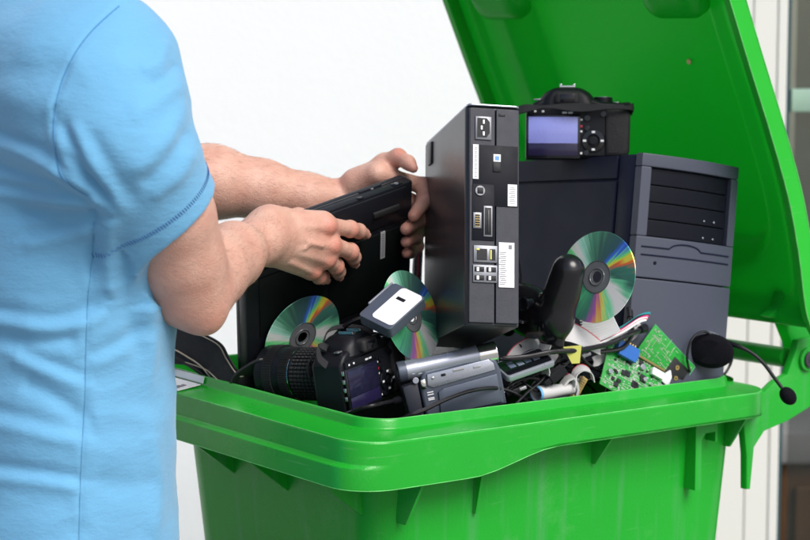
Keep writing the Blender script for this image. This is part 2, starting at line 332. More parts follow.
# lid: curve of its near edge in the side plane
lc=px([(806,318),(797,255),(787,200),(768.5,133),(748,67),(727.8,0)],0)
d=Vector((lc[-1][0]-lc[-2][0],lc[-1][1]-lc[-2][1])).normalized()
for k in (.08,.16,.235): lc.append((lc[5][0]+d.x*k-.10*k*k,lc[5][1]+d.y*k))
lc=[(HX+.004,HZ+.012)]+lc
LP=[Vector((p.x,p.z)) for p in cr([(x,0,z) for x,z in lc],24)]
LS=[0]
for i in range(1,len(LP)): LS.append(LS[-1]+(LP[i]-LP[i-1]).length)
LL=LS[-1]
def lpt(s,y,n):
    s=max(0,min(LL-1e-6,s)); i=int(np.searchsorted(LS,s,'right'))-1; i=min(i,len(LP)-2); t=(s-LS[i])/(LS[i+1]-LS[i]+1e-12)
    p=LP[i].lerp(LP[i+1],t); a=LP[max(0,i-3)];c=LP[min(len(LP)-1,i+4)]; tg=(c-a).normalized(); nn=Vector((tg.y,-tg.x))
    return (p.x+nn.x*n,y,p.y+nn.y*n)
YA,YB=-.004,RY+.004
S0=.050
def sdrr(s,y,s0,s1,y0,y1,r):
    cx,cy=(s0+s1)/2,(y0+y1)/2; qx=abs(s-cx)-(s1-s0)/2+r; qy=abs(y-cy)-(y1-y0)/2+r
    return math.hypot(max(qx,0),max(qy,0))+min(max(qx,qy),0)-r
def lid_n(s,y):
    n=.019
    d1=-sdrr(s,y,.068,LL-.02,YA+.030,YB-.030,.05); n+=.010*sm(0,.012,d1)
    d2=-sdrr(s,y,.125,LL-.06,YA+.068,YB-.085,.075); n+=.040*sm(0,.035,d2)
    n-=.022*math.exp(-((s-.058)/.016)**2)
    return n
def grid(f,ss,ys): 
    vs=[f(s,y) for s in ss for y in ys]; m=len(ys); return vs,[(i*m+j,i*m+j+1,(i+1)*m+j+1,(i+1)*m+j) for i in range(len(ss)-1) for j in range(m-1)]
ss=list(np.linspace(S0-.012,LL-.004,150)); ys=list(np.linspace(YA+.006,YB-.006,120))
b=MB(); v1,f1=grid(lambda s,y: lpt(s,y,lid_n(s,y)),ss,ys); v2,f2=grid(lambda s,y: lpt(s,y,lid_n(s,y)+.004),ss,ys)
n1=len(v1);m=len(ys);k=len(ss); per=[j for j in range(m)]+[i*m+m-1 for i in range(1,k)]+[(k-1)*m+j for j in range(m-2,-1,-1)]+[i*m for i in range(k-2,0,-1)]
b.add(v1+v2,f1+[tuple(i+n1 for i in q[::-1]) for q in f2]+[(per[i],per[(i+1)%len(per)],per[(i+1)%len(per)]+n1,per[i]+n1) for i in range(len(per))])
lid=b.build('lid',M_lid,bin_,ang=50)
# turned-down edge of the lid
def edge(path,inw):
    rings=[]
    for s,y,di,dj,h in path:      # di,dj inward direction in (s,y)
        rr=[(0,.001),(.0,.0),(.0012,-.0012),(.0095,-.0012),(.0105,0),(.0105,.022),(.0105,h),(.002,h+.004),(0,h+.002)]
        rings.append([lpt(s+di*a,y+dj*a,n) for a,n in rr])
    return rings
eb=MB()
for y,dj in ((YA,1),(YB,-1)):
    eb.loft(edge([(s,y,0,dj,.028) for s in np.linspace(.03,.56,60)],1),cap=(True,True))
    eb.loft(edge([(s,y,0,dj,.014) for s in np.linspace(.561,LL,22)],1),cap=(True,True))
eb.loft(edge([(LL,y,-1,0,.018) for y in np.linspace(YA,YB,12)],1),cap=(True,True))
eb.build('edge',mat('green lid edge plastic',(.014,.42,.024),.34,var=.10,scale=7,scratch=.3,spec=.4),lid,ang=38)
for y,dy_ in ((YA,.0009),(YB,-.0009)):
    for a_,n_ in ((.0,-.0006),(.0,.0285)):
        b=MB(); b.tube([V(lpt(s,y+a_,n_)) for s in np.linspace(.035,.555,60)],.0009,5); b.build('worn_edge',M_worn,lid)
for y in (.05,.40):
    g=MB(); M=None
    for (dy,dz) in ((0,0),):
        rings=[]
        for q,sc in ((0,1),(.012,1),(.024,.93),(.031,.80),(.034,.6)):
            rings.append([lpt(.60+sx*sc,y+.055+sy*sc,lid_n(.55,.3) -.045-q+.0) for sx,sy in rrect(-.085,.085,-.052,.052,.028,6)])
        g.loft(rings,cap=(False,True))
    g.build('lid_grip',M_lid,lid,ang=45)
kp=px([(770,317),(784,322),(793,345),(797,372),(814,376),(820,352),(812,318),(803,285),(793,276),(786,290),(780,306)],.055)
for y in (.056,RY-.076): MB().prism(kp,y,y+.020,bev=.003).build('hinge_knuckle',M_lid,lid)
MB().lathe([(0,-.002),(.004,-.002),(.0045,0),(.003,.002),(0,.002)],14,Matrix.Translation(lpt(.42,.17,lid_n(.42,.17)-.002))@Matrix.Rotation(R(75),4,'Y')).build('rivet',mat('brass rivet',(.5,.45,.2),.4,metal=.8),lid)
# ------------------------------------------------------------------ implicit surfaces
class Field:
    def __init__(s,lo,hi,h):
        s.o=np.array(lo,np.float32); s.h=h; s.n=np.ceil((np.array(hi)-np.array(lo))/h).astype(int)+1
        s.a=np.full(s.n,1.0,np.float32); s.px=0
    def sub(s,lo,hi,pad):
        i0=np.clip(np.floor((np.array(lo)-pad-s.o)/s.h).astype(int),0,s.n-1); i1=np.clip(np.ceil((np.array(hi)+pad-s.o)/s.h).astype(int)+1,1,s.n)
        ax=[s.o[k]+s.h*np.arange(i0[k],i1[k],dtype=np.float32) for k in range(3)]
        return tuple(slice(i0[k],i1[k]) for k in range(3)),np.meshgrid(*ax,indexing='ij',sparse=True)
    def merge(s,sl,d,k,op):
        a=s.a[sl]
        if op=='+':
            if k>0:
                h=np.maximum(k-np.abs(a-d),0)/k; s.a[sl]=np.minimum(a,d)-h*h*k*.25
            else: s.a[sl]=np.minimum(a,d)
        else:
            d=-d
            if k>0:
                h=np.maximum(k-np.abs(a-d),0)/k; s.a[sl]=np.maximum(a,d)+h*h*k*.25
            else: s.a[sl]=np.maximum(a,d)
    def cone(s,a,b,ra,rb,k=.01,op='+'):
        a=np.array(a,np.float32);b=np.array(b,np.float32); pad=max(ra,rb)+k+3*s.h+s.px
        sl,(x,y,z)=s.sub(np.minimum(a,b),np.maximum(a,b),pad)
        if min(v.stop-v.start for v in sl)<=0: return s
        ba=b-a; L2=max(float(ba@ba),1e-9)
        t=np.clip(((x-a[0])*ba[0]+(y-a[1])*ba[1]+(z-a[2])*ba[2])/L2,0,1)
        d=np.sqrt((x-a[0]-t*ba[0])**2+(y-a[1]-t*ba[1])**2+(z-a[2]-t*ba[2])**2)-(ra+t*(rb-ra))
        s.merge(sl,d,k,op); return s
    def ell(s,c,r,M=None,k=.01,op='+'):
        c=np.array(c,np.float32); r=np.array(r,np.float32); m=float(r.max()); sl,(x,y,z)=s.sub(c-m,c+m,k+3*s.h)
        X,Y,Z=x-c[0],y-c[1],z-c[2]
        if M is not None:
            q=np.array(M,np.float32); X,Y,Z=(q[0,0]*X+q[1,0]*Y+q[2,0]*Z),(q[0,1]*X+q[1,1]*Y+q[2,1]*Z),(q[0,2]*X+q[1,2]*Y+q[2,2]*Z)
        k0=np.sqrt((X/r[0])**2+(Y/r[1])**2+(Z/r[2])**2); k1=np.sqrt((X/r[0]**2)**2+(Y/r[1]**2)**2+(Z/r[2]**2)**2)+1e-6
        s.merge(sl,k0*(k0-1)/k1,k,op); return s
    def plane(s,p,n,k=.0,lo=None,hi=None):
        """keep the side n points away from"""
        sl,(x,y,z)=s.sub(lo if lo is not None else s.o,hi if hi is not None else s.o+s.h*s.n,0)
        s.merge(sl,-((x-p[0])*n[0]+(y-p[1])*n[1]+(z-p[2])*n[2]),k,'-'); return s
    def mesh(s):
        f=s.a; ins=f<0
        c=[ins[i:ins.shape[0]-1+i,j:ins.shape[1]-1+j,k:ins.shape[2]-1+k] for i in (0,1) for j in (0,1) for k in (0,1)]
        al=c[0]; an=c[0]
        for q in c[1:]: al=al&q; an=an|q
        act=an&~al; idx=np.argwhere(act); ids=np.full(act.shape,-1,np.int32); ids[tuple(idx.T)]=np.arange(len(idx))
        offs=np.array([(i,j,k) for i in (0,1) for j in (0,1) for k in (0,1)]); val=np.stack([f[tuple((idx+o).T)] for o in offs],1)
        S=np.zeros((len(idx),3));C=np.zeros(len(idx))
        for p in range(8):
            for ax in range(3):
                if offs[p][ax]==0:
                    o=offs[p].copy(); o[ax]=1; q=o[0]*4+o[1]*2+o[2]; va,vb=val[:,p],val[:,q]; x=(va<0)!=(vb<0)
                    t=np.where(x,va/(va-vb+1e-12),0); pt=offs[p]+t[:,None]*(o-offs[p]); S+=np.where(x[:,None],pt,0); C+=x
        v=s.o+s.h*(idx+S/C[:,None]); faces=[]
        for ax in range(3):
            u,w_=(ax+1)%3,(ax+2)%3
            A_=[slice(None)]*3;B_=[slice(None)]*3;A_[ax]=slice(0,-1);B_[ax]=slice(1,None)
            e=np.argwhere(ins[tuple(A_)]!=ins[tuple(B_)])
            e=e[(e[:,u]>0)&(e[:,w_]>0)&(e[:,u]<f.shape[u]-1)&(e[:,w_]<f.shape[w_]-1)]
            fl=ins[tuple(e.T)]
            q=[]
            for du,dw in ((-1,-1),(0,-1),(0,0),(-1,0)):
                g=e.copy(); g[:,u]+=du; g[:,w_]+=dw; q.append(ids[tuple(g.T)])
            q=np.stack(q,1); q[~fl]=q[~fl][:,::-1]; faces.append(q)
        return v,np.concatenate(faces)
def mesh_obj(name,v,f,m,parent=None,smooth=4):
    me=bpy.data.meshes.new(name); me.from_pydata(v.tolist(),[],f.tolist()); me.materials.append(m)
    me.polygons.foreach_set('use_smooth',[True]*len(f)); me.update()
    o=bpy.data.objects.new(name,me); col.objects.link(o)
    if parent: o.parent=parent
    return o
def relax(v,f,n=3,lam=.5):
    e=np.concatenate([f[:,[0,1]],f[:,[1,2]],f[:,[2,3]],f[:,[3,0]]]); e=np.concatenate([e,e[:,::-1]]); c=np.bincount(e[:,0],minlength=len(v))
    for i in range(n):
        for l in (lam,-lam*1.02):
            s=np.stack([np.bincount(e[:,0],weights=v[e[:,1],k],minlength=len(v)) for k in range(3)],1)/np.maximum(c,1)[:,None]; v=v+l*(s-v)
    return v
def vnorm(v,f):
    n=np.cross(v[f[:,2]]-v[f[:,0]],v[f[:,3]]-v[f[:,1]]); N_=np.zeros_like(v)
    for k in range(4): np.add.at(N_,f[:,k],n)
    return N_/np.maximum(np.linalg.norm(N_,axis=1,keepdims=True),1e-12)
def emat(ex,ey,ez,t):
    M=Matrix.Rotation(R(ez),4,'Z')@Matrix.Rotation(R(ey),4,'Y')@Matrix.Rotation(R(ex),4,'X'); M.translation=t; return M
# ------------------------------------------------------------------ desktop tower
TM=emat(-4.971,8.757,32.27,(.32176,2.73763,1.30676)); TW,THH,TD=.174,.31,.42
tower=empty('desktop_tower',TM@Matrix.Translation((0,0,-THH)),'large dark desktop computer tower with four drive bays leaning against the bin lid','computer tower')
b=MB(); b.box((TW/2,.05+TD/2-.025,THH/2),(TW-.004,TD-.05,THH-.004),.003); b.build('case',M_navy,tower)
b=MB(); b.box((-.0003,.237,THH/2-.018),(.004,.371,THH-.036),.0008); b.box((-.0003,.237,THH-.0165),(.004,.371,.031),.0008); b.build('side_panel',M_navy,tower)
def bow(x): return -.012*(1-((x-TW/2)/(TW/2))**2)
b=MB()                                                            # bowed front moulding with an opening for the bays
xs=np.linspace(0,TW,25)
def fprof(inset): return [(x,bow(x)) for x in xs]
out=[(TW,.05),(0,.05)]
sec=[(x,bow(x)) for x in xs]
BX0,BX1,BZ0,BZ1=.014,TW-.016,THH-.110,THH-.0165
def slab(x0,x1,z0,z1,back=.0135,bev=.002):
    q=[x for x in xs if x0<x<x1]; pts=[(x0,bow(x0))]+[(x,bow(x)) for x in q]+[(x1,bow(x1)),(x1,back),(x0,back)]
    b.prism(pts,z0,z1,axis='z',bev=bev)
slab(0,BX0,BZ0-.0005,BZ1+.0005); slab(BX1,TW,BZ0-.0005,BZ1+.0005)
slab(0,TW,BZ1+.0005,THH+.002); slab(0,TW,BZ0-.0565,BZ0-.0005); slab(0,TW,0,BZ0-.058)
b.k=0
bz=b.build('front_bezel',M_bezel,tower)
b=MB(); b.box((TW/2,.032,THH/2),(TW+.0006,.036,THH+.001),.003); b.build('shaded_bezel_side',M_navy,tower)  # bezel side given the navy colour to paint in its shade
for k in range(4):
    h=(BZ1-BZ0)/4; z1=BZ1-k*h; b=MB()
    q=[x for x in xs if BX0+.001<x<BX1-.001]; pts=[(BX0+.001,bow(BX0)+.006)]+[(x,bow(x)+.006) for x in q]+[(BX1-.001,bow(BX1)+.006),(BX1-.001,.02),(BX0+.001,.02)]
    b.prism(pts,z1-h+.0006,z1-.0006,axis='z',bev=.0012); o=b.build('drive_bay_cover',M_bay,tower)
    if k in (2,3):
        e=MB()
        for xx in (.112,.132): e.box((xx,bow(xx)+.0052,z1-h*.72),(.0024,.002,.0024),.0005)
        e.build('bay_button',M_silver,o)
b=MB()
gp=[(x,bow(x)-.0003,BZ0-.0145-(.0085*max(0,1-((x-.078)/.026)**2)**.5 if abs(x-.078)<.026 else 0)*-.9) for x in np.linspace(.008,TW-.010,60)]
b.tube(gp,.0011,6); b.tube([(x,bow(x)-.0003,BZ0-.0255) for x in np.linspace(.008,TW-.01,30)],.0011,6); b.build('floppy_slot_trim',M_navy,tower)
b=MB(); b.cyl((.030,bow(.03)+.002,BZ0-.0355),(.030,bow(.03)-.0006,BZ0-.0355),.0024); b.build('eject_pinhole',M_bay,tower)
# ------------------------------------------------------------------ slim computer
SM=emat(-15.148,3.787,11.585,(.07689,2.51749,1.38055)); SW,SH,SD=.0695,.2745,.24
slim=empty('mini_computer',SM@Matrix.Translation((0,0,-SH)),'slim upright charcoal mini computer with its port panel towards the viewer','computer')
b=MB(); poly=rrect(0,SW,.004,SD,.008,6); b.prism(poly,0,SH,axis='z',bev=.0025); b.build('casing',M_slimside,slim)
b=MB(); b.prism(rrect(.0015,SW-.0015,.0,SD,.006,6),SH+.0004,SH+.003,axis='z',bev=.001); b.build('top_strip',M_silver,slim)
b=MB(); b.box((SW*.26+.0015,.0015,SH/2),(SW*.52-.004,.006,SH-.006),.0012); b.box((SW*.76-.001,.0015,SH/2),(SW*.48-.004,.006,SH-.006),.0012); b.build('rear_panel',M_slimback,slim)
def sx(u): return (u-467.5)*.00131
def szz(v): return SH-(v-104)*.00124
def srect(name,m,u0,u1,v0,v1,y0=-.0032,th=.002,bev=.0004,parent=slim):
    b=MB(); b.box(((sx(u0)+sx(u1))/2,y0+th/2,(szz(v0)+szz(v1))/2),(sx(u1)-sx(u0),th,szz(v0)-szz(v1)),bev); return b.build(name,m,parent)
srect('port_shroud',M_bay,473,517,144,206,-.0022,.001)
srect('port_shroud',M_bay,472.5,494,184,241,-.0024,.001)
p=srect('power_socket',M_port,475,491,115,139,-.0035,.0025,.001)
b=MB(); c=[(sx(477),szz(136.5)),(sx(486),szz(136.5)),(sx(489),szz(132)),(sx(489),szz(121)),(sx(486),szz(117)),(sx(477),szz(117))]; b.prism(c,-.0042,-.0035); b.build('socket_cavity',M_black,p)
b=MB(); [b.box((sx(x),-.0046,szz(v)),(.0025,.001,.005),.0003) for x,v in ((483,121),(481,127),(483,133))]; b.build('contact_pin',M_steel,p)
srect('lock_slot',M_black,498,504.5,111,114,-.0020,.001)
l=srect('label',M_white,473,478.5,144,179,-.0030,.0006,0)
b=MB(); [b.box((sx(475.7),-.0032,szz(v)),(.0028,.0004,.0006)) for v in range(147,178,2)]; b.build('label_print',M_ink,l)
l=srect('label',M_white,493,500,153,160.5,-.0030,.0006,0); b=MB(); b.box((sx(496.5),-.0032,szz(157)),(.005,.0004,.005)); b.build('label_print',M_blueink,l)
srect('cover_plate',M_black,492.5,500,161,171,-.0034,.0008,.0003)
l=srect('label',M_white,507,516,183,205,-.0030,.0006,0); b=MB(); [b.box((sx(511.5+(v%3-1)*.4),-.0032,szz(v)),(.008-(v%4)*.0011,.0004,.0005)) for v in range(186,204,2)]; b.build('label_print',M_ink,l)
b=MB(); b.cyl((sx(480),-.001,szz(191)),(sx(480),-.0042,szz(191)),.0065,n=24,bev=.0008); o=b.build('round_port',M_port,slim); b=MB(); b.box((sx(480),-.0044,szz(191)),(.0075,.0008,.0075),.0003); b.build('port_cavity',M_black,o)
o=srect('video_port',M_port,473.5,481.5,213,229,-.0038,.002); b=MB(); b.box((sx(477.5),-.0040,szz(221)),(.006,.0006,.015),.0003); b.build('port_cavity',M_black,o); b=MB(); [b.box((sx(476+i*1.6),-.0045,szz(215+j*2.4)),(.0009,.0006,.0009)) for i in range(3) for j in range(6)]; b.build('contact_pin',M_gold,o)
o=srect('video_port',M_port,483.5,492,206,237,-.0038,.002); b=MB(); b.box((sx(487.7),-.0040,szz(221.5)),(.008,.0006,.034),.0003); b.build('port_cavity',M_black,o); b=MB(); b.box((sx(488),-.0046,szz(221.5)),(.002,.0008,.028),.0003); b.build('contact_bar',M_chip,o)
o=srect('network_port',M_port,474,497,246,263,-.0036,.002); b=MB(); b.box((sx(482),-.0040,szz(255)),(.013,.0006,.014),.0003); b.box((sx(492.3),-.0040,szz(255)),(.007,.0006,.014),.0003); b.build('port_cavity',M_black,o); b=MB(); b.box((sx(490.5),-.0045,szz(255)),(.0018,.0006,.012)); b.box((sx(478),-.0045,szz(250)),(.004,.0006,.0022)); b.build('port_light',M_yellow,o)
o=srect('usb_block',M_port,473.5,497,265.5,283,-.0036,.002)
for i in range(2):
    for j in range(2):
        b=MB(); b.box((sx(479.5+i*11.5),-.0040,szz(270+j*8.5)),(.012,.0006,.0062),.0003); q=b.build('usb_port',M_black,o)
b=MB(); [b.box((sx(479.5+i*11.5-1.5),-.0045,szz(270+j*8.5)),(.003,.0006,.0048)) for i in range(2) for j in range(2)]; b.build('usb_tongue',M_steel,o)
l=srect('label',M_white,498.5,513.5,242,287,-.0030,.0006,0); b=MB()
for v in range(252,285,2): b.box((sx(503-(v%5)*.3),-.0032,szz(v)),(.0085-(v%3)*.001,.0004,.0007))
b.box((sx(509.5),-.0032,szz(246.5)),(.004,.0004,.005)); b.build('label_print',M_ink,l)
b=MB(); b.box((-.0008,.20,SH-.02),(.003,.02,.03),.001); b.build('clip',M_black,slim)
# ------------------------------------------------------------------ reflex cameras
m_lcd=mat('lavender reflection on screen',(.27,.30,.72),.25,var=.06,scale=26,coat=.8)  # bright reflection painted into the screen colour; the screen is not lit
M_dband=mat('dark reflection band',(.015,.012,.045),.2)  # dark lower part of the reflection, painted as a separate band
m_lcd2=mat('dark display glass',(.022,.022,.055),.08,metal=.4,var=.5,scale=70,rvar=.05)
def reflex(M,label,sc=1.0,lcdm=m_lcd,lens=False):
    c=empty('reflex_camera',M@Matrix.Scale(sc,4),label,'camera','reflex cameras in the bin')
    b=MB(); b.prism([(-.066,.0),(.060,.0),(.066,.006),(.066,.066),(.060,.073),(.030,.0745),(.022,.078),(-.045,.078),(-.056,.073),(-.066,.062)],.0,.048,bev=.005,seg=3)
    b.prism([(-.060,.004),(.036,.004),(.036,.066),(-.060,.066)],-.004,.004,bev=.002); b.build('body',M_black,c)
    b=MB(); b.prism([(.034,.003),(.062,.003),(.067,.010),(.068,.058),(.062,.066),(.046,.070),(.034,.066)],-.007,.07,bev=.007,seg=3); b.build('hand_grip',M_grip,c)
    b=MB(); b.loft([[(x*s-.013,y*s2+.022,z) for x,y in rrect(-.036,.036,-.026,.030,.016,5)] for z,s,s2 in ((.070,1.05,1.0),(.080,.95,.95),(.087,.78,.85),(.0915,.55,.7),(.093,.40,.6))],cap=(True,True)); b.build('prism_hump',M_black,c,ang=50)
    b=MB(); b.box((-.013,-.004,.0785),(.031,.018,.0175),.005,seg=3); o=b.build('eyepiece',M_rubber,c); b=MB(); b.box((-.013,-.0132,.0785),(.019,.001,.010),.0004); b.build('eyepiece_window',M_gloss,o)
    b=MB(); b.box((-.013,.018,.0942),(.020,.022,.0022),.0005); [b.box((-.013+s*.0085,.018,.0962),(.0028,.022,.0028),.0006) for s in (-1,1)]; b.build('hot_shoe',M_chrome,c)
    b=MB(); b.cyl((.033,.022,.072),(.033,.022,.081),.0125,n=36,bev=.0012); b.lathe([(0,.0),(.0128,0),(.0128,.002),(0,.002)],36,Matrix.Translation((.033,.022,.0745))); o=b.build('mode_dial',M_black,c); b=MB(); b.lathe([(.0085,0),(.011,0),(.011,.0004),(.0085,.0004)],30,Matrix.Translation((.033,.022,.081)),close=True); b.build('dial_ring',M_silver,o)
    b=MB(); b.box((-.031,-.0048,.0295),(.070,.003,.057),.0035); o=b.build('display_frame',M_gloss,c); b=MB(); b.box((-.031,-.0066,.0375),(.063,.0008,.034),.0003); b.build('display',lcdm,o); b=MB(); b.box((-.031,-.0066,.0125),(.063,.0008,.0155),.0003); b.build('dark_reflection_band',M_dband,o)
    b=MB(); b.lathe([(.0075,0),(.0145,0),(.0150,.001),(.0142,.0026),(.0085,.0030),(.0075,.0018)],36,Matrix.Translation((.0205,-.004,.024))@Matrix.Rotation(R(90),4,'X'),close=True); o=b.build('control_wheel',M_gloss,c)
    b=MB(); [b.box((.0205+dx,-.0072,.024+dz),(.0042,.0006,.0026),.0002) for dx,dz in ((0,.0112),(0,-.0112),(.0112,0),(-.0112,0))]; b.build('wheel_mark',M_white,o)
    b=MB(); b.cyl((.0205,-.004,.024),(.0205,-.0078,.024),.0052,bev=.0008); b.build('set_button',M_black,o)
    b=MB(); b.cyl((.050,.018,.070),(.050,.016,.0765),.0065,bev=.001); o=b.build('shutter_button',M_chrome,c); b=MB(); b.box((.017,.012,.0772),(.010,.008,.002),.0006); b.build('power_switch',M_steel,c)
    b=MB(); b.box((-.050,.012,.0775),(.012,.007,.002),.0006); b.build('top_lever',M_steel,c)
    for x,z,r in ((.0125,.053,.0042),(.0125,.040,.0035),(.0115,.0085,.0036),(.033,.058,.004)):
        b=MB(); b.cyl((x,-.004,z),(x,-.0062,z),r,bev=.0007); b.build('button',M_gloss,c)
    b=MB(); [b.box((x,-.0046,z),(w_,.0006,.0024),.0002) for x,z,w_ in ((.0048,.051,.0036),(.0048,.036,.0032),(.0045,.008,.004),(-.0165,.0600,.006),(-.009,.0600,.006),(-.054,.0615,.003),(-.044,.0615,.003))]; b.build('icon_mark',M_white,c)
    b=MB(); b.box((.0048,-.0046,.0425),(.0034,.0008,.0034),.0003); b.build('record_mark',M_red,c)
    if not lens:
        b=MB(); b.lathe([(.0,0),(.031,0),(.033,.002),(.033,.010),(.030,.012),(0,.012)],48,Matrix.Translation((-.010,.048,.038))@Matrix.Rotation(R(-90),4,'X')); b.build('lens_mount',M_steel,c)
    else:
        LM=Matrix.Translation((-.010,.046,.038))@Matrix.Rotation(R(-90),4,'X')
        b=MB(); b.lathe([(0,0),(.032,0),(.034,.004),(.034,.012),(.0325,.014),(.0325,.060),(.0335,.062),(.0335,.078),(.036,.084),(.037,.104),(.0378,.106),(.0378,.113),(.036,.115),(.034,.113),(.031,.102),(0,.098)],64,LM); l=b.build('lens',M_black,c)
        b=MB()
        for k in range(40):
            a=2*math.pi*k/40; Q=LM@Matrix.Rotation(a,4,'Z')
            for z in np.arange(.018,.056,.0062): b.box((.0335,0,z),(.0028,.0036,.0050),.0006,Q,1)
        b.build('zoom_ring',M_rubber,l)
        b=MB()
        for k in range(90): b.box((.0345,0,.070),(.002,.0012,.014),.0003,LM@Matrix.Rotation(2*math.pi*k/90,4,'Z'),1)
        for k in range(110): b.box((.0372,0,.094),(.0016,.0011,.015),.0003,LM@Matrix.Rotation(2*math.pi*k/110,4,'Z'),1)
        b.build('focus_ring',M_rubber,l)
        b=MB(); b.lathe([(.0339,.0605),(.0342,.0605),(.0342,.0617),(.0339,.0617)],64,LM,close=True); b.build('trim_ring',M_chrome,l)
        Q=LM@Matrix.Rotation(R(118),4,'Z'); b=MB(); b.box((.0335,0,.0655),(.0025,.010,.0065),.0006,Q); o=b.build('distance_window',M_gold,l); b=MB(); b.box((.0347,0,.0655),(.0008,.007,.004),.0002,Q); b.build('window_glass',M_gloss,o)
        for z in (.014,.025,.036,.047): 
            b=MB(); b.box((-.0655,-.002,z+.006),(.003,.004,.006),.001); b.build('side_button',M_steel,c)
    return c
cam_top=reflex(pose(577,159.5,2.835,-4,-5,0,0),'black reflex camera with a painted lavender reflection on screen standing on the computer tower',1.09)
def tl(x,y,z): return cam_top.matrix_world@Vector((x,y,z))
st=MB(); pth=cr([tl(.066,.02,.066),tl(.071,-.002,.067),tl(.060,-.014,.066),(tl(.03,-.017,.066)),tl(0,-.016,.066),tl(-.03,-.016,.067),tl(-.052,-.015,.066),tl(-.07,-.012,.064),tl(-.085,0,.058),tl(-.095,.012,.05)],8)
st.ribbon(pth,[Vector((.001,.006,.0075))*(1+.5*math.sin(i*.25)) for i in range(len(pth))],.0016)
o=st.build('neck_strap',M_cloth); o.parent=cam_top; o.matrix_parent_inverse=cam_top.matrix_world.inverted()
st=MB(); st.tube([tl(*p) for p in ((.055,.01,.071),(.066,.008,.072),(.071,.014,.067),(.069,.024,.060),(.063,.03,.062))],.0028,8); o=st.build('strap_lug',M_cloth); o.parent=cam_top; o.matrix_parent_inverse=cam_top.matrix_world.inverted()
LCM=Matrix.Translation(P(372,376,2.505))@Matrix.Rotation(R(-11),4,'Y')@Matrix.Rotation(R(55),4,'Z')@Matrix.Rotation(R(4),4,'X')@Matrix.Translation((0.004,0,-.034))
cam_low=reflex(LCM,'black reflex camera with a long zoom lens lying at the front edge of the bin',.98,m_lcd2,True)
def ll(x,y,z): return cam_low.matrix_world@Vector((x,y,z))
st=MB(); pth=cr([ll(-.068,.02,.064),ll(-.074,.025,.075),ll(-.066,.03,.088),ll(-.05,.03,.082),ll(-.045,.05,.078),ll(-.05,.062,.062),ll(-.052,.06,.045)],8)
st.ribbon(pth,[Vector((.004,.010,.006))]*len(pth),.0018); pth=cr([ll(-.045,.04,.085),ll(-.02,.048,.097),ll(.01,.05,.096),ll(.04,.045,.088),ll(.058,.035,.078)],8); st.ribbon(pth,[Vector((.002,.010,.004))]*len(pth),.0018)
o=st.build('neck_strap',M_cloth); o.parent=cam_low; o.matrix_parent_inverse=cam_low.matrix_world.inverted()
# ------------------------------------------------------------------ camcorder
CM=pose(447,362,2.518,10,0,0,-10.4)
cc=empty('camcorder',CM,'silver and grey handheld camcorder at the front rim of the bin','camcorder')
b=MB(); prof=[(.0,-.062),(.0105,-.062),(.0125,-.0605),(.0128,-.04),(.0118,-.036),(.0118,.0),(.0125,.03),(.0128,.040),(0,.040)]
b.lathe(prof,40,Matrix.Rotation(R(90),4,'Y')); lb=b.build('lens_barrel',M_silver,cc)
b=MB(); b.lathe([(.0105,-.064),(.0128,-.064),(.0132,-.062),(.0132,-.054),(.0122,-.053),(.0105,-.058)],40,Matrix.Rotation(R(90),4,'Y'),close=True); b.build('lens_rim',M_gunmetal,lb)
b=MB(); b.lathe([(0,-.0625),(.0105,-.0625),(.0105,-.0622),(0,-.0622)],32,Matrix.Rotation(R(90),4,'Y')); b.build('lens_glass',M_gloss,lb)
b=MB(); b.lathe([(.0,.040),(.0132,.040),(.0136,.0415),(.0136,.0625),(.0128,.064),(.009,.0635),(0,.060)],40,Matrix.Rotation(R(90),4,'Y')); b.build('eyepiece_ring',M_chrome,lb)
b=MB(); b.prism([(-.036,-.006),(-.030,-.003),(.02,-.001),(.052,-.003),(.060,-.008),(.064,-.022),(.064,-.066),(-.040,-.066),(-.042,-.02)],-.012,.022,bev=.004,seg=3); b.build('body',M_gunmetal,cc)
b=MB(); b.prism([(-.030,-.008),(.050,-.005),(.056,-.011),(.0565,-.020),(.030,-.022),(-.025,-.026),(-.032,-.022)],-.0145,-.0112,bev=.001); b.build('control_strip',M_silver,cc)
b=MB(); b.prism([(-.020,-.0325),(-.012,-.029),(.058,-.025),(.058,-.062),(-.022,-.062)],-.0155,-.0115,bev=.0015); b.build('screen_lid',M_gunmetal,cc)
b=MB(); b.prism([(-.064,-.018),(-.043,-.014),(-.043,-.066),(-.060,-.066)],-.014,.018,bev=.003); b.build('battery',M_slimback,cc)
for x,z,rx in ((-.024,-.0135,.0035),(-.010,-.0125,.006)):
    b=MB(); b.box((x,-.0150,z),(rx,.002,.0032),.0008); b.build('button',M_chrome if x<-.02 else M_black,cc)
b=MB(); b.box((.010,-.0150,-.0100),(.014,.0016,.003),.0006); b.box((.034,-.0150,-.0115),(.009,.0016,.0024),.0005); b.build('slider',M_steel,cc)
b=MB(); b.box((-.037,-.0145,-.019),(.0065,.004,.0125),.0012); o=b.build('hinge',M_chrome,cc); b=MB(); b.cyl((-.046,-.0145,-.012),(-.046,-.018,-.012),.004,bev=.0006); b.build('knob',M_silver,cc)
b=MB(); [b.box((-.030,-.0126,z),(.008,.0006,.0012)) for z in (-.031,-.034,-.0385,-.0405)]; b.build('printed_mark',M_white,cc)
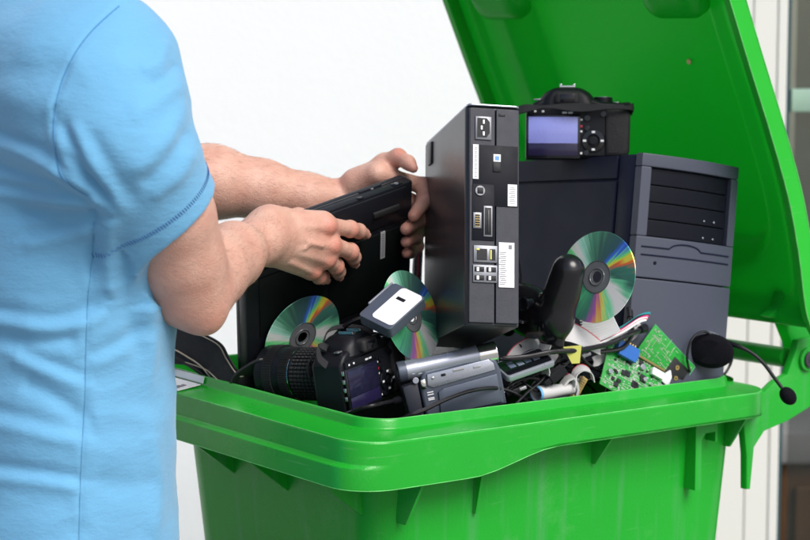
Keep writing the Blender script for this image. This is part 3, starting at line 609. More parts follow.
# ------------------------------------------------------------------ discs
m_cd=bpy.data.materials.new('disc with painted rainbow sheen'); m_cd.use_nodes=True; t=m_cd.node_tree; N=t.nodes.new; L=t.links.new; bs=bsdf(m_cd)
bs.inputs['Metallic'].default_value=.38; bs.inputs['Roughness'].default_value=.22
tc=N('ShaderNodeTexCoord'); sx_=N('ShaderNodeSeparateXYZ'); L(tc.outputs['Object'],sx_.inputs[0]); at=N('ShaderNodeMath'); at.operation='ARCTAN2'; L(sx_.outputs[1],at.inputs[0]); L(sx_.outputs[0],at.inputs[1])
ln=N('ShaderNodeVectorMath'); ln.operation='LENGTH'; L(tc.outputs['Object'],ln.inputs[0])
nz=N('ShaderNodeTexNoise'); nz.inputs['Scale'].default_value=28; L(tc.outputs['Object'],nz.inputs['Vector'])
a1=N('ShaderNodeMath'); a1.operation='MULTIPLY_ADD'; L(ln.outputs['Value'],a1.inputs[0]); a1.inputs[1].default_value=1.1; a1.inputs[2].default_value=0
a2=N('ShaderNodeMath'); a2.operation='MULTIPLY_ADD'; L(at.outputs[0],a2.inputs[0]); a2.inputs[1].default_value=1/(2*math.pi); L(a1.outputs[0],a2.inputs[2])
a3=N('ShaderNodeMath'); a3.operation='MULTIPLY_ADD'; L(nz.outputs['Fac'],a3.inputs[0]); a3.inputs[1].default_value=.05; L(a2.outputs[0],a3.inputs[2])
n8=N('ShaderNodeTexNoise'); n8.noise_dimensions='1D'; n8.inputs['Scale'].default_value=9; n8.inputs['Detail'].default_value=6; L(at.outputs[0],n8.inputs['W'])
a4=N('ShaderNodeMath'); a4.operation='MULTIPLY_ADD'; L(n8.outputs['Fac'],a4.inputs[0]); a4.inputs[1].default_value=.085; L(a3.outputs[0],a4.inputs[2])
fr=N('ShaderNodeMath'); fr.operation='FRACT'; L(a4.outputs[0],fr.inputs[0])
cr_=N('ShaderNodeValToRGB'); e=cr_.color_ramp; e.interpolation='LINEAR'  # diffraction sheen painted into the disc colour as wedges by angle
stops=[(0,(1,1,1)),(0.05,(1,1,1)),(0.085,(0.185,0.728,0.417)),(0.12,(0.061,0.185,0.154)),(0.17,(0.076,0.278,0.216)),(0.195,(1,0.185,0.076)),(0.215,(1,0.883,0.108)),(0.235,(0.262,1,0.185)),(0.262,(0.076,0.216,1)),(0.29,(0.061,0.154,0.185)),(0.36,(0.076,0.185,0.154)),(0.43,(0.123,0.417,0.262)),(0.48,(0.495,1,0.805)),(0.51,(1,1,1)),(0.54,(0.216,0.96,0.34)),(0.58,(0.076,0.262,0.185)),(0.64,(0.092,0.495,0.262)),(0.7,(0.076,0.309,0.216)),(0.76,(0.123,0.65,0.309)),(0.83,(0.076,0.262,0.216)),(0.88,(0.495,0.154,0.573)),(0.905,(1,0.417,0.154)),(0.93,(0.883,1,0.216)),(0.96,(0.185,0.96,0.495)),(1,(1,1,1))]
e.elements[0].color=stops[0][1]+(1,); e.elements[0].position=0; e.elements[1].position=1; e.elements[1].color=stops[-1][1]+(1,)
for p_,c_ in stops[1:-1]: q=e.elements.new(p_); q.color=c_+(1,)
L(fr.outputs[0],cr_.inputs[0]); L(cr_.outputs[0],bs.inputs['Base Color'])
m_hub=mat('clear disc hub',(.13,.14,.15),.15)
def disc(M,label):
    c=empty('compact_disc',M,label,'disc','compact discs in the bin')
    b=MB(); b.lathe([(.0215,-.0006),(.0595,-.0006),(.06,0),(.0595,.0006),(.0215,.0006)],96,close=True); b.build('disc_surface',m_cd,c)
    b=MB(); b.lathe([(.0075,-.0005),(.0213,-.0005),(.0213,.0005),(.0185,.0007),(.0180,.0005),(.0120,.0005),(.0115,.0010),(.0105,.0010),(.0100,.0005),(.0075,.0005)],64,close=True); o=b.build('hub',m_hub,c)
    b=MB(); b.lathe([(.0205,.0002),(.0215,.0002),(.0215,.0011),(.0205,.0011)],64,close=True); b.lathe([(.0105,.0002),(.0115,.0002),(.0115,.0013),(.0105,.0013)],64,close=True); b.build('hub_ring',M_steel,o)
    return c
def dpose(u,v,d,n,spin):
    n=Vector(n).normalized(); M=frame(P(u,v,d),Vector((-n.y,n.x,0)),Vector((0,0,1))); # build with z=n
    x=Vector((-n.y,n.x,0)).normalized(); y=n.cross(x); Q=Matrix((x,y,n)).transposed().to_4x4(); Q.translation=P(u,v,d); return Q@Matrix.Rotation(R(spin),4,'Z')
disc(dpose(597,277,2.60,(-.64,-.72,.24),0),'iridescent disc propped against the side of the computer tower')
disc(dpose(411,316,2.56,(.80,-.52,.30),-20),'iridescent disc half hidden behind the white panelled device')
# ------------------------------------------------------------------ laptop
LPO=(-.19966,2.51195,1.21075); LM_=emat(20.483,-14.012,35.775,LPO); LW,LT,LH=.268,.028,.209
lap=empty('laptop',LM_,'closed black laptop held up in both hands over the bin, underside showing','laptop')
M_lap=mat('black laptop casing',(.010,.011,.015),.34,spec=.35,bump=.25,bscale=1400)
M_lapb=mat('dark laptop underside',(.005,.007,.007),.42,spec=.25,bump=.3,bscale=1200)
b=MB(); b.box((LW/2,LT/2-.004,-LH/2),(LW,.0175,LH),.003); b.build('base',M_lap,lap)
b=MB(); b.box((LW/2,.0215,-LH/2),(LW-.001,.0115,LH-.001),.004,seg=3); b.build('screen_lid',M_lap,lap)
def lbox(name,m,x0,x1,y0,y1,z0,z1,bev=.0006,par=lap):
    q=MB(); q.box(((x0+x1)/2,(y0+y1)/2,-(z0+z1)/2),(x1-x0,y1-y0,z1-z0),bev); return q.build(name,m,par)
lbox('battery_pack',M_lap,.012,LW-.012,-.0012,.004,.004,.052,.0015)
lbox('memory_cover',M_lapb,.02,.12,-.0006,.004,.062,.15,.001); lbox('drive_cover',M_lapb,.13,LW-.02,-.0006,.004,.062,.17,.001)
lbox('rubber_foot',M_rubber,.200,.243,-.0045,.002,.0255,.034,.0015)
l=lbox('label',M_ribbon,.214,.2215,-.0010,.0,.060,.101,0); q=MB(); [q.box((.2178,-.0012,-z),(.004,.0004,.0010)) for z in np.arange(.064,.099,.003)]; q.build('label_print',M_ink,l)
p=lbox('power_jack',M_gloss,.2365,.252,.003,.0105,-.0008,.001,.0005); q=MB(); q.cyl((.2443,.0068,.0006),(.2443,.0068,.0012),.0028); q.box((.2443,.0068,.0010),(.0040,.0012,.0016),.0003); q.build('jack_ring',M_steel,p)
lbox('lock_slot',M_gloss,.178,.187,.0015,.0075,-.0006,.001,.0004)
q=MB(); q.box((.13,.0140,-.0002),(LW-.03,.0014,.0012),.0004); q.build('lid_gap',M_gloss,lap)
lbox('latch',M_steel,.2075,.2115,.0120,.0145,-.0016,.001,.0005); lbox('latch_bar',M_lap,.190,.226,.0145,.0175,-.0016,.001,.0006)
lbox('vent_slot',M_gloss,.03,.10,.0015,.009,-.0004,.001,.0004)
def hit(u,v):
    a=LM_.inverted()@P(u,v,2);c=LM_.inverted()@P(u,v,3); k=(-.0045-a.y)/(c.y-a.y); return LM_@(a+(c-a)*k)
LN=LM_.to_3x3()@Vector((0,-1,0))
DQ=frame(hit(301,336)+LN*.003,LM_.to_3x3()@V((1,0,0)),LM_.to_3x3()@V((0,0,1)))@Matrix.Rotation(R(90),4,'X')
disc(DQ@Matrix.Rotation(R(20),4,'Z'),'iridescent disc leaning on the dark laptop behind the zoom lens')
# ------------------------------------------------------------------ game controller
f=Field((-.10,-.06,-.06),(.10,.06,.12),.0016)
f.ell((0,0,0),(.052,.020,.036),k=0)
for s in (-1,1):
    f.ell((s*.047,0,.0),(.030,.021,.032),k=.012)
    f.cone((s*.052,-.001,.005),(s*.068,-.004,.070),.0235,.0185,.012); f.cone((s*.058,-.004,.036),(s*.066,-.005,.066),.0225,.0200,.008)
    f.cone((s*.040,.0,-.034),(s*.060,.0,-.030),.010,.009,.006)
v,fc=f.mesh(); v=relax(v,fc,4)
GM=frame(P(561,305,2.575),Vector((-.53,.70,.10)),Vector((.05,-.12,1)))@Matrix.Translation((.062,0,-.022))
gc=empty('game_controller',GM,'black game controller standing on end, one grip up, beside the slim computer','game controller')
m_gc=mat('satin black controller plastic',(.008,.008,.010),.24,rvar=.04); m_gc['x']=1
mesh_obj('shell',v,fc,m_gc,gc)
for s,z in ((-1,.008),(1,.008)):
    b=MB(); b.lathe([(.0,0),(.006,0),(.006,.008),(.0095,.011),(.010,.0135),(.0085,.0145),(.006,.013),(0,.0125)],28,Matrix.Translation((s*.024,.017,.018))@Matrix.Rotation(R(-90),4,'X')); b.build('thumb_stick',M_gloss,gc)
b=MB(); b.box((-.047,.0215,-.004),(.020,.006,.0065),.0015); b.box((-.047,.0215,-.004),(.0065,.006,.020),.0015); b.build('direction_pad',M_gloss,gc)
for k,c_ in enumerate(((.02,.22,.20),(.30,.03,.08),(.05,.12,.35),(.30,.10,.22))):
    a=math.pi/2*k; b=MB(); b.cyl((.047+.010*math.cos(a),.018,-.004+.010*math.sin(a)),(.047+.010*math.cos(a),.0245,-.004+.010*math.sin(a)),.0048,bev=.001); b.build('face_button',mat('controller button',c_,.25),gc)
b=MB(); [b.box((s*.010,.0205,-.010),(.008,.003,.004),.001) for s in (-1,1)]; b.build('menu_button',M_steel,gc)
# ------------------------------------------------------------------ grey white-panelled device, mobile phone
DM=frame(P(398,303,2.50),P(421,294,2.485)-P(390,279,2.515),P(390,279,2.53)-P(376,314,2.48))
wd=empty('card_reader',DM,'grey slab device with a white panel, wedged left of the slim computer','card reader')
b=MB(); b.prism(rrect(-.026,.026,-.046,.024,.005,5),-.004,.012,bev=.0015); b.build('casing',M_gunmetal,wd)
b=MB(); b.prism(rrect(-.010,.0245,-.040,.022,.006,5),-.0052,-.0038,bev=.0004); p=b.build('front_panel',M_white,wd)
b=MB(); b.box((.003,-.0054,.003),(.013,.0008,.0050),.0003); b.build('slot',M_black,p)
b=MB(); b.box((-.0285,.002,0),(.003,.011,.046),.001); b.build('metal_edge',M_silver,wd)
PM=frame(P(524,362,2.56),P(549,345,2.58)-P(501,362,2.55),P(519,345,2.60)-P(526,377,2.53))
ph=empty('mobile_phone',PM,'silver edged mobile phone with a dark screen right of the camcorder','mobile phone')
b=MB(); b.prism(rrect(-.036,.036,-.0195,.0195,.006,6),0,.009,bev=.002); b.build('housing',M_silver,ph)
b=MB(); b.prism(rrect(-.033,.033,-.0165,.0165,.004,6),-.0006,.0005,bev=.0003); b.build('screen_glass',M_gloss,ph)
for i in range(4):
    b=MB(); b.box((-.018+.0115*i,-.0008,.002-.003*(i%2)),(.009,.0006,.013-.004*(i%2)),.0003); b.build('screen_tile',mat('phone screen tile',(.10+.05*(i%2),.13+.05*(i%2),.19+.05*(i%2)),.3),ph)
# ------------------------------------------------------------------ circuit boards
def pcb(name,M,w,h,label,seed,face):
    c=empty(name,M,label,'circuit board','circuit boards in the bin'); rnd=random.Random(seed)
    b=MB(); b.box((0,0,0),(w,.0016,h),.0002); b.build('board',M_pcb,c)
    pads=MB(); chips=MB()
    for i in range(face[0]):
        x,z=rnd.uniform(-w*.46,w*.46),rnd.uniform(-h*.46,h*.46); 
        if rnd.random()<.4:
            for k in range(rnd.randint(2,7)): pads.box((x+k*.0021,-.0010,z),(.0011,.0005,.0011))
        else: pads.box((x,-.0011,z),(rnd.choice((.0010,.0016,.0026)),.0006,rnd.choice((.0009,.0014,.0022))))
    for i in range(face[2]):
        x,z=rnd.uniform(-w*.46,w*.44),rnd.uniform(-h*.45,h*.45); L_=rnd.uniform(.004,.016)
        if rnd.random()<.5: pads.box((x,-.00095,z),(L_,.0003,.0004))
        else: pads.box((x,-.00095,z),(.0004,.0003,L_))
    for i in range(face[1]):
        x,z=rnd.uniform(-w*.42,w*.42),rnd.uniform(-h*.42,h*.42); s=rnd.choice((.003,.0045,.007,.009)); chips.box((x,-.0018,z),(s,.0022,s*rnd.uniform(.5,1)),.0002,None,1)
    pads.build('solder_pads',M_solder,c)['kind']='stuff'
    if face[1]: chips.build('chips',M_chip,c)['kind']='stuff'
    return c
B1=frame(P(632,377,2.668),P(674,388,2.715)-P(607,350,2.66),P(622,362,2.680)-P(604,398,2.645))@Matrix.Scale(1.04,4)
c1=pcb('circuit_board',B1,.098,.062,'populated green circuit board with a blue video connector at the rim',3,(320,34,30))
b=MB(); b.box((0,-.002,.0295),(.096,.0045,.003),.0006); b.build('laminate_edge',M_brown,c1)
b=MB(); b.box((-.022,-.0045,.0275),(.036,.010,.0155),.0012); b.box((-.022,-.0075,.018),(.030,.006,.006),.001); o=b.build('video_connector',M_vga,c1)
b=MB(); [b.box((-.036+.0045*i,-.003,.037),(.002,.003,.006),.0005) for i in range(7)]; b.build('connector_pin',M_gold,o)
b=MB(); b.box((.036,-.004,.020),(.020,.006,.010),.001); b.build('white_socket',M_white,c1)
for x,z,r in ((.010,.018,.004),(-.040,-.01,.0035),(.018,.004,.003)):
    b=MB(); b.cyl((x,0,z),(x,-.006,z),r,bev=.0006); b.build('capacitor',M_steel,c1)
B2=frame(P(664,361,2.715),P(699,381,2.75)-P(650,329,2.705),P(649,328,2.715)-P(631,356,2.70))@Matrix.Scale(1.02,4)
c2=pcb('circuit_board',B2,.092,.052,'square green circuit board standing on its corner next to the headset',9,(90,0,46))
b=MB(); b.box((.047,0,0),(.0012,.0022,.052),.0004); b.box((0,0,.0262),(.092,.0020,.0010),.0003); b.build('board_edge',mat('cut board edge',(.10,.42,.18),.5),c2)
b=MB(); b.box((.026,-.0014,-.005),(.032,.002,.040),.0004); o=b.build('daughter_board',M_chip,c2); b=MB(); b.prism([(.008,-.024),(.026,-.024),(.022,-.010),(.014,-.004),(.010,-.012)],-.006,-.0022,bev=.0008); b.build('paper_scrap',M_white,o)
for x,z in ((.022,.006),(.030,-.006)):
    b=MB(); b.lathe([(.0012,0),(.0032,0),(.0034,.001),(.0012,.001)],18,Matrix.Translation((x,-.0024,z))@Matrix.Rotation(R(90),4,'X'),close=True); b.build('mounting_ring',M_gold,c2)
# ------------------------------------------------------------------ ribbon cables
def rb(name,pts,wv,label,cat='ribbon cable',m=M_ribbon,t=.0012,red=True,group='ribbon cables'):
    c=empty(name,Matrix.Translation(pts[0]),label,cat,group); inv=c.matrix_world.inverted(); q=cr(pts,8); wl=cr(wv,8)
    b=MB(); b.ribbon([inv@p for p in q],wl,t); 
    for k in range(1,9):
        kk=(k/9-.5); b.tube([inv@(p+w_*kk) for p,w_ in zip(q,wl)],t*.72,5)
    b.build('ribbon',m,c)
    if red:
        b=MB(); b.tube([inv@(p+w_*.5) for p,w_ in zip(q,wl)],t*.95,6); b.build('red_edge',M_red,c)
    return c,inv
V=Vector
r1,i1=rb('ribbon_cable',[P(546,374,2.58),P(544,352,2.585),P(551,334,2.59),P(566,331,2.60),P(584,338,2.61),P(600,348,2.63)],[V((-.010,.02,.004)),V((-.010,.02,.006)),V((-.012,.016,.016)),V((-.006,.012,.026)),V((-.002,.012,.024)),V((-.0,.012,.018))],'grey ribbon cable with a red edge arching over the thick black cable')
b=MB(); M=i1@frame(P(557,374,2.58),P(568,366,2.585)-P(545,385,2.575),V((0,0,1))); b.box((0,0,0),(.024,.011,.013),.001,M); b.box((-.016,0,0),(.010,.008,.008),.0008,M); b.build('plug',M_black,r1)
b=MB(); b.prism([(0,0),(.024,-.004),(.016,-.026),(.006,-.024)],-.001,.001,M=i1@frame(P(563,347,2.582),V((1,.1,.25)),V((-.2,0,1)))); b.build('yellow_tag',M_yellow,r1)
r2,i2=rb('ribbon_cable',[P(582,330,2.645),P(593,330,2.64),P(605,327,2.635),P(616,322,2.63)],[V((-.006,.010,.030)),V((-.008,.008,.030)),V((-.010,.006,.026)),V((-.010,.004,.022))],'short flat white ribbon cable end below the right-hand disc',m=M_white,red=False)
# striped flat cable
sc=empty('striped_cable',Matrix.Translation(P(592,338,2.64)),'flat multicoloured striped cable of teal, pink and white strands','striped cable','ribbon cables'); inv=sc.matrix_world.inverted()
for k,m in enumerate((M_teal,M_teal,M_chip,M_pink,M_pink,M_white,M_red,M_white)):
    b=MB(); b.tube([inv@p for p in cr([P(583,344+k*.9,2.655-k*.003),P(600,338+k*.8,2.655-k*.003),P(622,327+k*.8,2.66-k*.003),P(640-(k%3),315.5+k*.95,2.668-k*.003),P(650-k*.6,313+k*1.0,2.675-k*.003)],6)],.0017,6); b.build('strand',m,sc)
# rolled ribbon
tb=empty('rolled_cable',frame(P(536,394,2.575),P(586,386,2.625)-P(536,394,2.575),V((0,0,1))),'rolled white flat cable lying like a tube on the front rim','rolled cable','ribbon cables')
b=MB(); rings=[]
for k in range(12):
    t=k/11; x=.062*t; r=.0118*(1-.18*t+.05*math.sin(t*7)); 
    rings.append((x,r))
prof=[(r,x) for x,r in rings]+[(r-.0018,x) for x,r in rings[::-1]]
b.lathe(prof,28,Matrix.Rotation(R(90),4,'Y')@Matrix.Scale(.82,4,(1,0,0)),close=True); b.build('roll',M_ribbon,tb)
b=MB(); b.ribbon([V((.044,.0,.006)),V((.050,-.003,.014)),V((.056,-.006,.017)),V((.062,-.006,.010)),V((.064,-.006,.0)),V((.063,-.004,-.008))],[V((.006,.014,.002))]*6,.003); b.build('loose_end',M_ribbon,tb)
b=MB(); b.lathe([(.0110,-.0005),(.0124,-.0005),(.0124,.003),(.0110,.003)],28,Matrix.Rotation(R(90),4,'Y')@Matrix.Scale(.82,4,(1,0,0)),close=True); b.build('blue_end',mat('pale blue cable end',(.12,.35,.60),.4),tb)
# ------------------------------------------------------------------ loose cables
def cable(pts,r,label,ends=True):
    c=empty('cable',Matrix.Translation(pts[0]),label,'cable','loose black cables'); inv=c.matrix_world.inverted()
    b=MB(); b.tube([inv@p for p in cr(pts,10)],r,10); b.build('sheath',M_cable,c)
    q=MB(); d=(pts[-1]-pts[-2]).normalized(); q.cyl(inv@pts[-1],inv@(pts[-1]+d*.016),r*1.5,r*1.9,n=14,bev=.0008); q.build('plug',M_black,c); return c
cable([P(490,352,2.60),P(498,358,2.55),P(525,357,2.555),P(552,352,2.565),P(580,350,2.59),P(608,344,2.62),P(628,335,2.645),P(640,330,2.68)],.0034,'thick black cable running from the camcorder under the striped cable')
cable([P(390,424,2.47),P(408,416,2.447),P(424,410,2.454),P(447,399,2.468),P(470,391,2.488),P(494,388,2.510),P(514,393,2.545),P(530,404,2.58)],.0027,'black cable arching across the front of the camcorder')
cable([P(340,417,2.46),P(356,410,2.44),P(376,405,2.44),P(394,401,2.49)],.0028,'short black cable crossing below the lying camera')
cable([P(516,404,2.55),P(528,392,2.565),P(540,382,2.575),P(552,368,2.59),P(560,356,2.62)],.0018,'thin black wire rising beside the rolled white cable')
cable([P(600,352,2.645),P(622,348,2.655),P(632,334,2.68),P(630,318,2.70)],.0030,'black cable bending upwards under the end of the striped cable')
rc=empty('twin_cable',Matrix.Translation(P(409,262,2.70)),'red and black twin cable hanging between the hand and the slim computer','cable'); inv=rc.matrix_world.inverted()
for k,m in enumerate((M_cable,M_red,M_cable,M_white)):
    b=MB(); b.tube([inv@p for p in cr([P(422-k*.6,206,2.79),P(422-k*1.2,230,2.78),P(421-k*2.0,252,2.77),P(420-k*2.2,272,2.76),P(419-k*1.6,305,2.74)],8)],.0026 if k%2==0 else .0017,8); b.build('strand',m,rc)
cable([P(500,398,2.545),P(512,384,2.56),P(530,378,2.575),P(548,384,2.585),P(560,394,2.60),P(566,404,2.62)],.0022,'black cable looping low between the camcorder and the rolled white cable')
cable([P(508,372,2.60),P(524,383,2.57),P(540,391,2.575),P(552,378,2.61),P(570,361,2.63)],.0016,'thin black wire crossing in front of the mobile phone')
cable([P(620,372,2.70),P(610,346,2.68),P(616,332,2.675),P(632,324,2.69),P(644,330,2.71)],.0026,'black cable curling behind the blue video connector')
cable([P(330,342,2.56),P(345,326,2.545),P(362,318,2.54),P(384,318,2.55),P(402,326,2.56)],.0030,'black cable lying over the top of the lying camera')
cable([P(512,330,2.70),P(530,334,2.64),P(556,338,2.62),P(576,352,2.625),P(590,366,2.64),P(604,372,2.67)],.0024,'black cable passing under the game controller towards the circuit boards')
r3,i3=rb('ribbon_cable',[P(574,386,2.60),P(575,374,2.605),P(582,368,2.61),P(590,371,2.615),P(593,380,2.615)],[V((-.004,.014,.006))]*5,'small looped grey ribbon with a red edge beside the circuit board')
r4,i4=rb('ribbon_cable',[P(598,334,2.66),P(606,344,2.665),P(604,356,2.66),P(594,362,2.65)],[V((.006,.010,.016))]*4,'grey ribbon folding down below the striped cable',red=False)
for u,v,d,c_,lab in ((556,398,2.60,M_gunmetal,'grey metal plug lying under the rolled white cable'),(512,392,2.555,M_black,'black square plug at the right foot of the camcorder'),(577,358,2.64,M_steel,'small silver plug below the yellow tag')):
    c=empty('cable_plug',frame(P(u,v,d),V((.8,.3,.25)),V((0,0,1))),lab,'plug','loose plugs'); b=MB(); b.box((0,0,0),(.020,.010,.008),.0015); b.build('grip',c_,c); b=MB(); b.box((.0145,0,0),(.010,.0075,.0042),.0004); b.build('contact_shell',M_steel,c)
rr0=random.Random(21)
for i in range(9):
    us=sorted(rr0.uniform(500,612) for _ in range(5)); 
    if i%2: us=us[::-1]
    pts_=[P(u,min(rr0.uniform(352,398),416-.16*(u-480)),2.60+.0011*(u-500)+rr0.uniform(0,.035)) for u in us]
    cable(pts_,rr0.choice((.0016,.0020,.0026)),'black cable in the tangle between the camcorder and the circuit boards')
ec=empty('edge_connector',frame(P(578,389,2.63),V((.5,.45,.8)),V((-.3,0,1))),'tan slotted edge connector standing between the rolled cable and the circuit board','connector')
b=MB(); b.box((0,0,0),(.036,.008,.009),.0008); b.build('housing',mat('tan connector plastic',(.42,.30,.10),.5),ec); b=MB(); [b.box((-.015+.0033*k,-.0042,0),(.0016,.001,.006),.0002) for k in range(10)]; b.build('contact_row',M_gold,ec)
r5,i5=rb('ribbon_cable',[P(503,372,2.60),P(516,352,2.615),P(533,343,2.63),P(548,347,2.645),P(556,360,2.65)],[V((-.008,.012,.008)),V((-.004,.012,.012)),V((0,.012,.014)),V((.006,.012,.012)),V((.010,.012,.006))],'grey ribbon with a red edge arching behind the mobile phone')
r6,i6=rb('ribbon_cable',[P(606,336,2.68),P(620,340,2.685),P(632,334,2.69),P(640,324,2.695)],[V((-.004,.006,.014))]*4,'narrow grey ribbon tucked behind the striped cable at the tower',red=False)
for u,v,d,c_,lab in ((600,346,2.665,M_white,'small white plug above the blue video connector'),(570,377,2.625,M_red,'small red plug beside the looped ribbon')):
    c=empty('cable_plug',frame(P(u,v,d),V((.7,.2,-.3)),V((0,0,1))),lab,'plug','loose plugs'); b=MB(); b.box((0,0,0),(.014,.009,.008),.0012); b.build('grip',c_,c); b=MB(); b.box((.0095,0,0),(.006,.006,.0042),.0004); b.build('contact_shell',M_steel,c)
# ------------------------------------------------------------------ headset
hs=empty('headset',pose(712,350,2.752,-18,0,0,4)@Matrix.Scale(1.06,4),'black headset with a foam ear pad and boom microphone hanging over the rim','headset'); inv=hs.matrix_world.inverted()
b=MB(); b.lathe([(0,-.004),(.012,-.0035),(.018,-.001),(.0235,.004),(.0265,.010),(.0250,.016),(.018,.020),(0,.020)],40,Matrix.Rotation(R(90),4,'X')@Matrix.Scale(1.14,4,(1,0,0))@Matrix.Scale(.86,4,(0,1,0))); b.build('ear_pad',M_foam,hs)
b=MB(); b.lathe([(0,-.016),(.022,-.014),(.0265,-.006),(.0265,.002),(0,.004)],36,Matrix.Translation((-.009,.006,0))@Matrix.Rotation(R(90),4,'X')@Matrix.Scale(.86,4,(0,1,0))); b.build('ear_cup',M_silver,hs)
mic=[P(728,343,2.745),P(740,347,2.735),P(753,354,2.73),P(764,364,2.725),P(773,376,2.72),P(782,388,2.715)]
b=MB(); q=cr(mic,8); b.tube([inv@p for p in q],[.0040-.0016*min(1,i/14) for i in range(len(q))],10); o=b.build('microphone_boom',M_black,hs)
M=inv@frame(P(788,396,2.71),P(788,396,2.71)-P(780,386,2.715),V((0,-1,0))); b=MB(); b.ell((0,0,0),(.0135,.0105,.0105),24,M); b.build('microphone_foam',M_foam,o)
b=MB(); b.tube([inv@p for p in cr([P(690,372,2.735),P(687,358,2.725),P(690,343,2.725),P(697,334,2.73),P(706,332,2.735),P(713,338,2.745)],8)],.0017,8); b.build('cord',M_cable,hs)
b=MB(); b.ribbon([inv@p for p in cr([P(690,366,2.77),P(700,379,2.775),P(714,382,2.778),P(726,372,2.80),P(731,360,2.81),P(729,347,2.815)],8)],[V((0,.016,.003))]*41,.003); b.build('head_band',M_black,hs)
b=MB(); b.tube([inv@p for p in cr([P(704,378,2.80),P(710,371,2.795),P(717,368,2.795),P(723,372,2.80),P(728,371,2.805)],6)],.0020,7); b.build('pale_cord',M_white,hs)
# ------------------------------------------------------------------ strap by the front corner, label on the rim
sp_=empty('carry_strap',Matrix.Translation(P(200,345,2.60)),'wide black padded strap with pale edges looping over the front corner of the bin','strap'); inv=sp_.matrix_world.inverted()
q=cr([P(150,362,2.70),P(168,347,2.685),P(184,346,2.67),P(200,351,2.655),P(214,358,2.64),P(220,366,2.625),P(230,378,2.605),P(241,385,2.59),P(254,380,2.60)],8)
wl=cr([V((.004,.004,.048)),V((.004,.003,.048)),V((.006,.002,.046)),V((.010,.0,.043)),V((.018,-.004,.036)),V((.022,-.008,.024)),V((.018,-.010,.020)),V((.006,-.008,.024)),V((-.004,-.004,.026))],8)
b=MB(); b.ribbon([inv@p for p in q],wl,.005); b.build('webbing',M_cloth,sp_)
for s in (-.5,.5):
    b=MB(); b.tube([inv@(p+w_*s) for p,w_ in zip(q,wl)],.0022,6); e=b.build('piping',M_black,sp_)
    b=MB(); b.tube([inv@(p+w_*s*.93+V((-.002,-.0030,.001))) for p,w_ in list(zip(q,wl))[18:60]],.0009,5); b.build('stitching',M_pale,e)
b=MB(); qq=cr([P(150,352,2.70),P(172,352,2.685),P(190,361,2.665),P(204,371,2.65),P(214,384,2.635),P(222,396,2.62)],8); b.ribbon([inv@p for p in qq],[V((.006,.014,.010))]*len(qq),.004); e=b.build('lower_loop',M_cloth,sp_)
b=MB(); b.tube([inv@(p+V((-.002,-.006,.006))) for p in qq[4:]],.0011,5); b.build('stitching',M_pale,e)
b=MB(); qq=cr([P(232,390,2.60),P(238,379,2.59),P(248,371,2.58),P(262,364,2.57),P(272,366,2.57)],8); b.ribbon([inv@p for p in qq],[V((.006,.016,-.014))]*len(qq),.004); e=b.build('end_loop',M_cloth,sp_)
b=MB(); b.tube([inv@(p+V((-.002,-.007,.007))) for p in qq[:-6]],.0011,5); b.build('stitching',M_pale,e)
def onrim(x,y,dz=.0): return BM@V((x,y,rz(x,y)+dz))
b=MB(); n=8; yy=np.linspace(.390,.47,n)
b.ribbon([BM@V((.0235,y,rz(.02,y)+.0046)) for y in yy],[BM.to_3x3()@V((.036,0,.0040))]*n,.0008); b.ribbon([BM@V((.0462,y,rz(.05,y)+.0130)) for y in yy],[BM.to_3x3()@V((.0022,0,.009))]*n,.0008)
st=b.build('sticker',M_white); tag(st,'worn white sticker on the front rim of the bin beside the man','sticker')
b=MB(); [b.box((0,0,0),(.004,.012-.002*k,.0004),M=BM@Matrix.Translation((.013+.006*k,.405,rz(.02,.405)+.0045+.0007*k))) for k in range(3)]; o=b.build('sticker_print',M_ink,st)
# ------------------------------------------------------------------ casings buried under the pile
def junk(name,bx,d,rz_,label,cat):
    c=empty(name,BM@Matrix.Translation(bx)@Matrix.Rotation(R(rz_),4,'Z'),label,cat,'dark casings under the pile')
    b=MB(); b.box((0,0,-d[2]/2),d,.006); b.build('casing',M_black,c); b=MB(); [b.box((-d[0]*.3+i*d[0]*.06,-d[1]/2-.0004,-d[2]*.5),(d[0]*.02,.002,d[2]*.5),.0005) for i in range(10)]; b.build('vent',M_gloss,c); return c
junk('set_top_box',(.165,.27,.955),(.09,.20,.08),8,'black set-top box buried under the camera with the zoom lens','set-top box')
junk('video_recorder',(.285,.245,1.045),(.155,.22,.12),-3,'black video recorder buried under the slim computer','video recorder')
junk('power_supply',(.47,.095,.955),(.20,.075,.09),2,'black power supply unit buried under the circuit boards','power supply')
# ------------------------------------------------------------------ person
def n3(p): return np.array(p,float)
YAW=R(25); TC=V((-.412,2.34,0)); FW=V((math.cos(YAW),math.sin(YAW),0)); RT=V((math.sin(YAW),-math.cos(YAW),0))
def body(f_,r_,z): return TC+FW*f_+RT*r_+V((0,0,z))
# arms and hands, fine grid
SHR=P(100,74,2.212); ELR=P(188,291,2.26); WRR=P(266,236,2.475)
SHL=body(.03,-.19,1.43); ELL_=P(112,180,2.66); WRL=P(347,200,2.735)
fa=Field((-.68,2.08,1.10),(.07,2.86,1.54),.0021)
def limb(F_,pts,k=.012):
    for (a,ra),(b_,rb_) in zip(pts,pts[1:]): F_.cone(a,b_,ra,rb_,k)
lerp=lambda a,b_,t: V(a).lerp(V(b_),t)
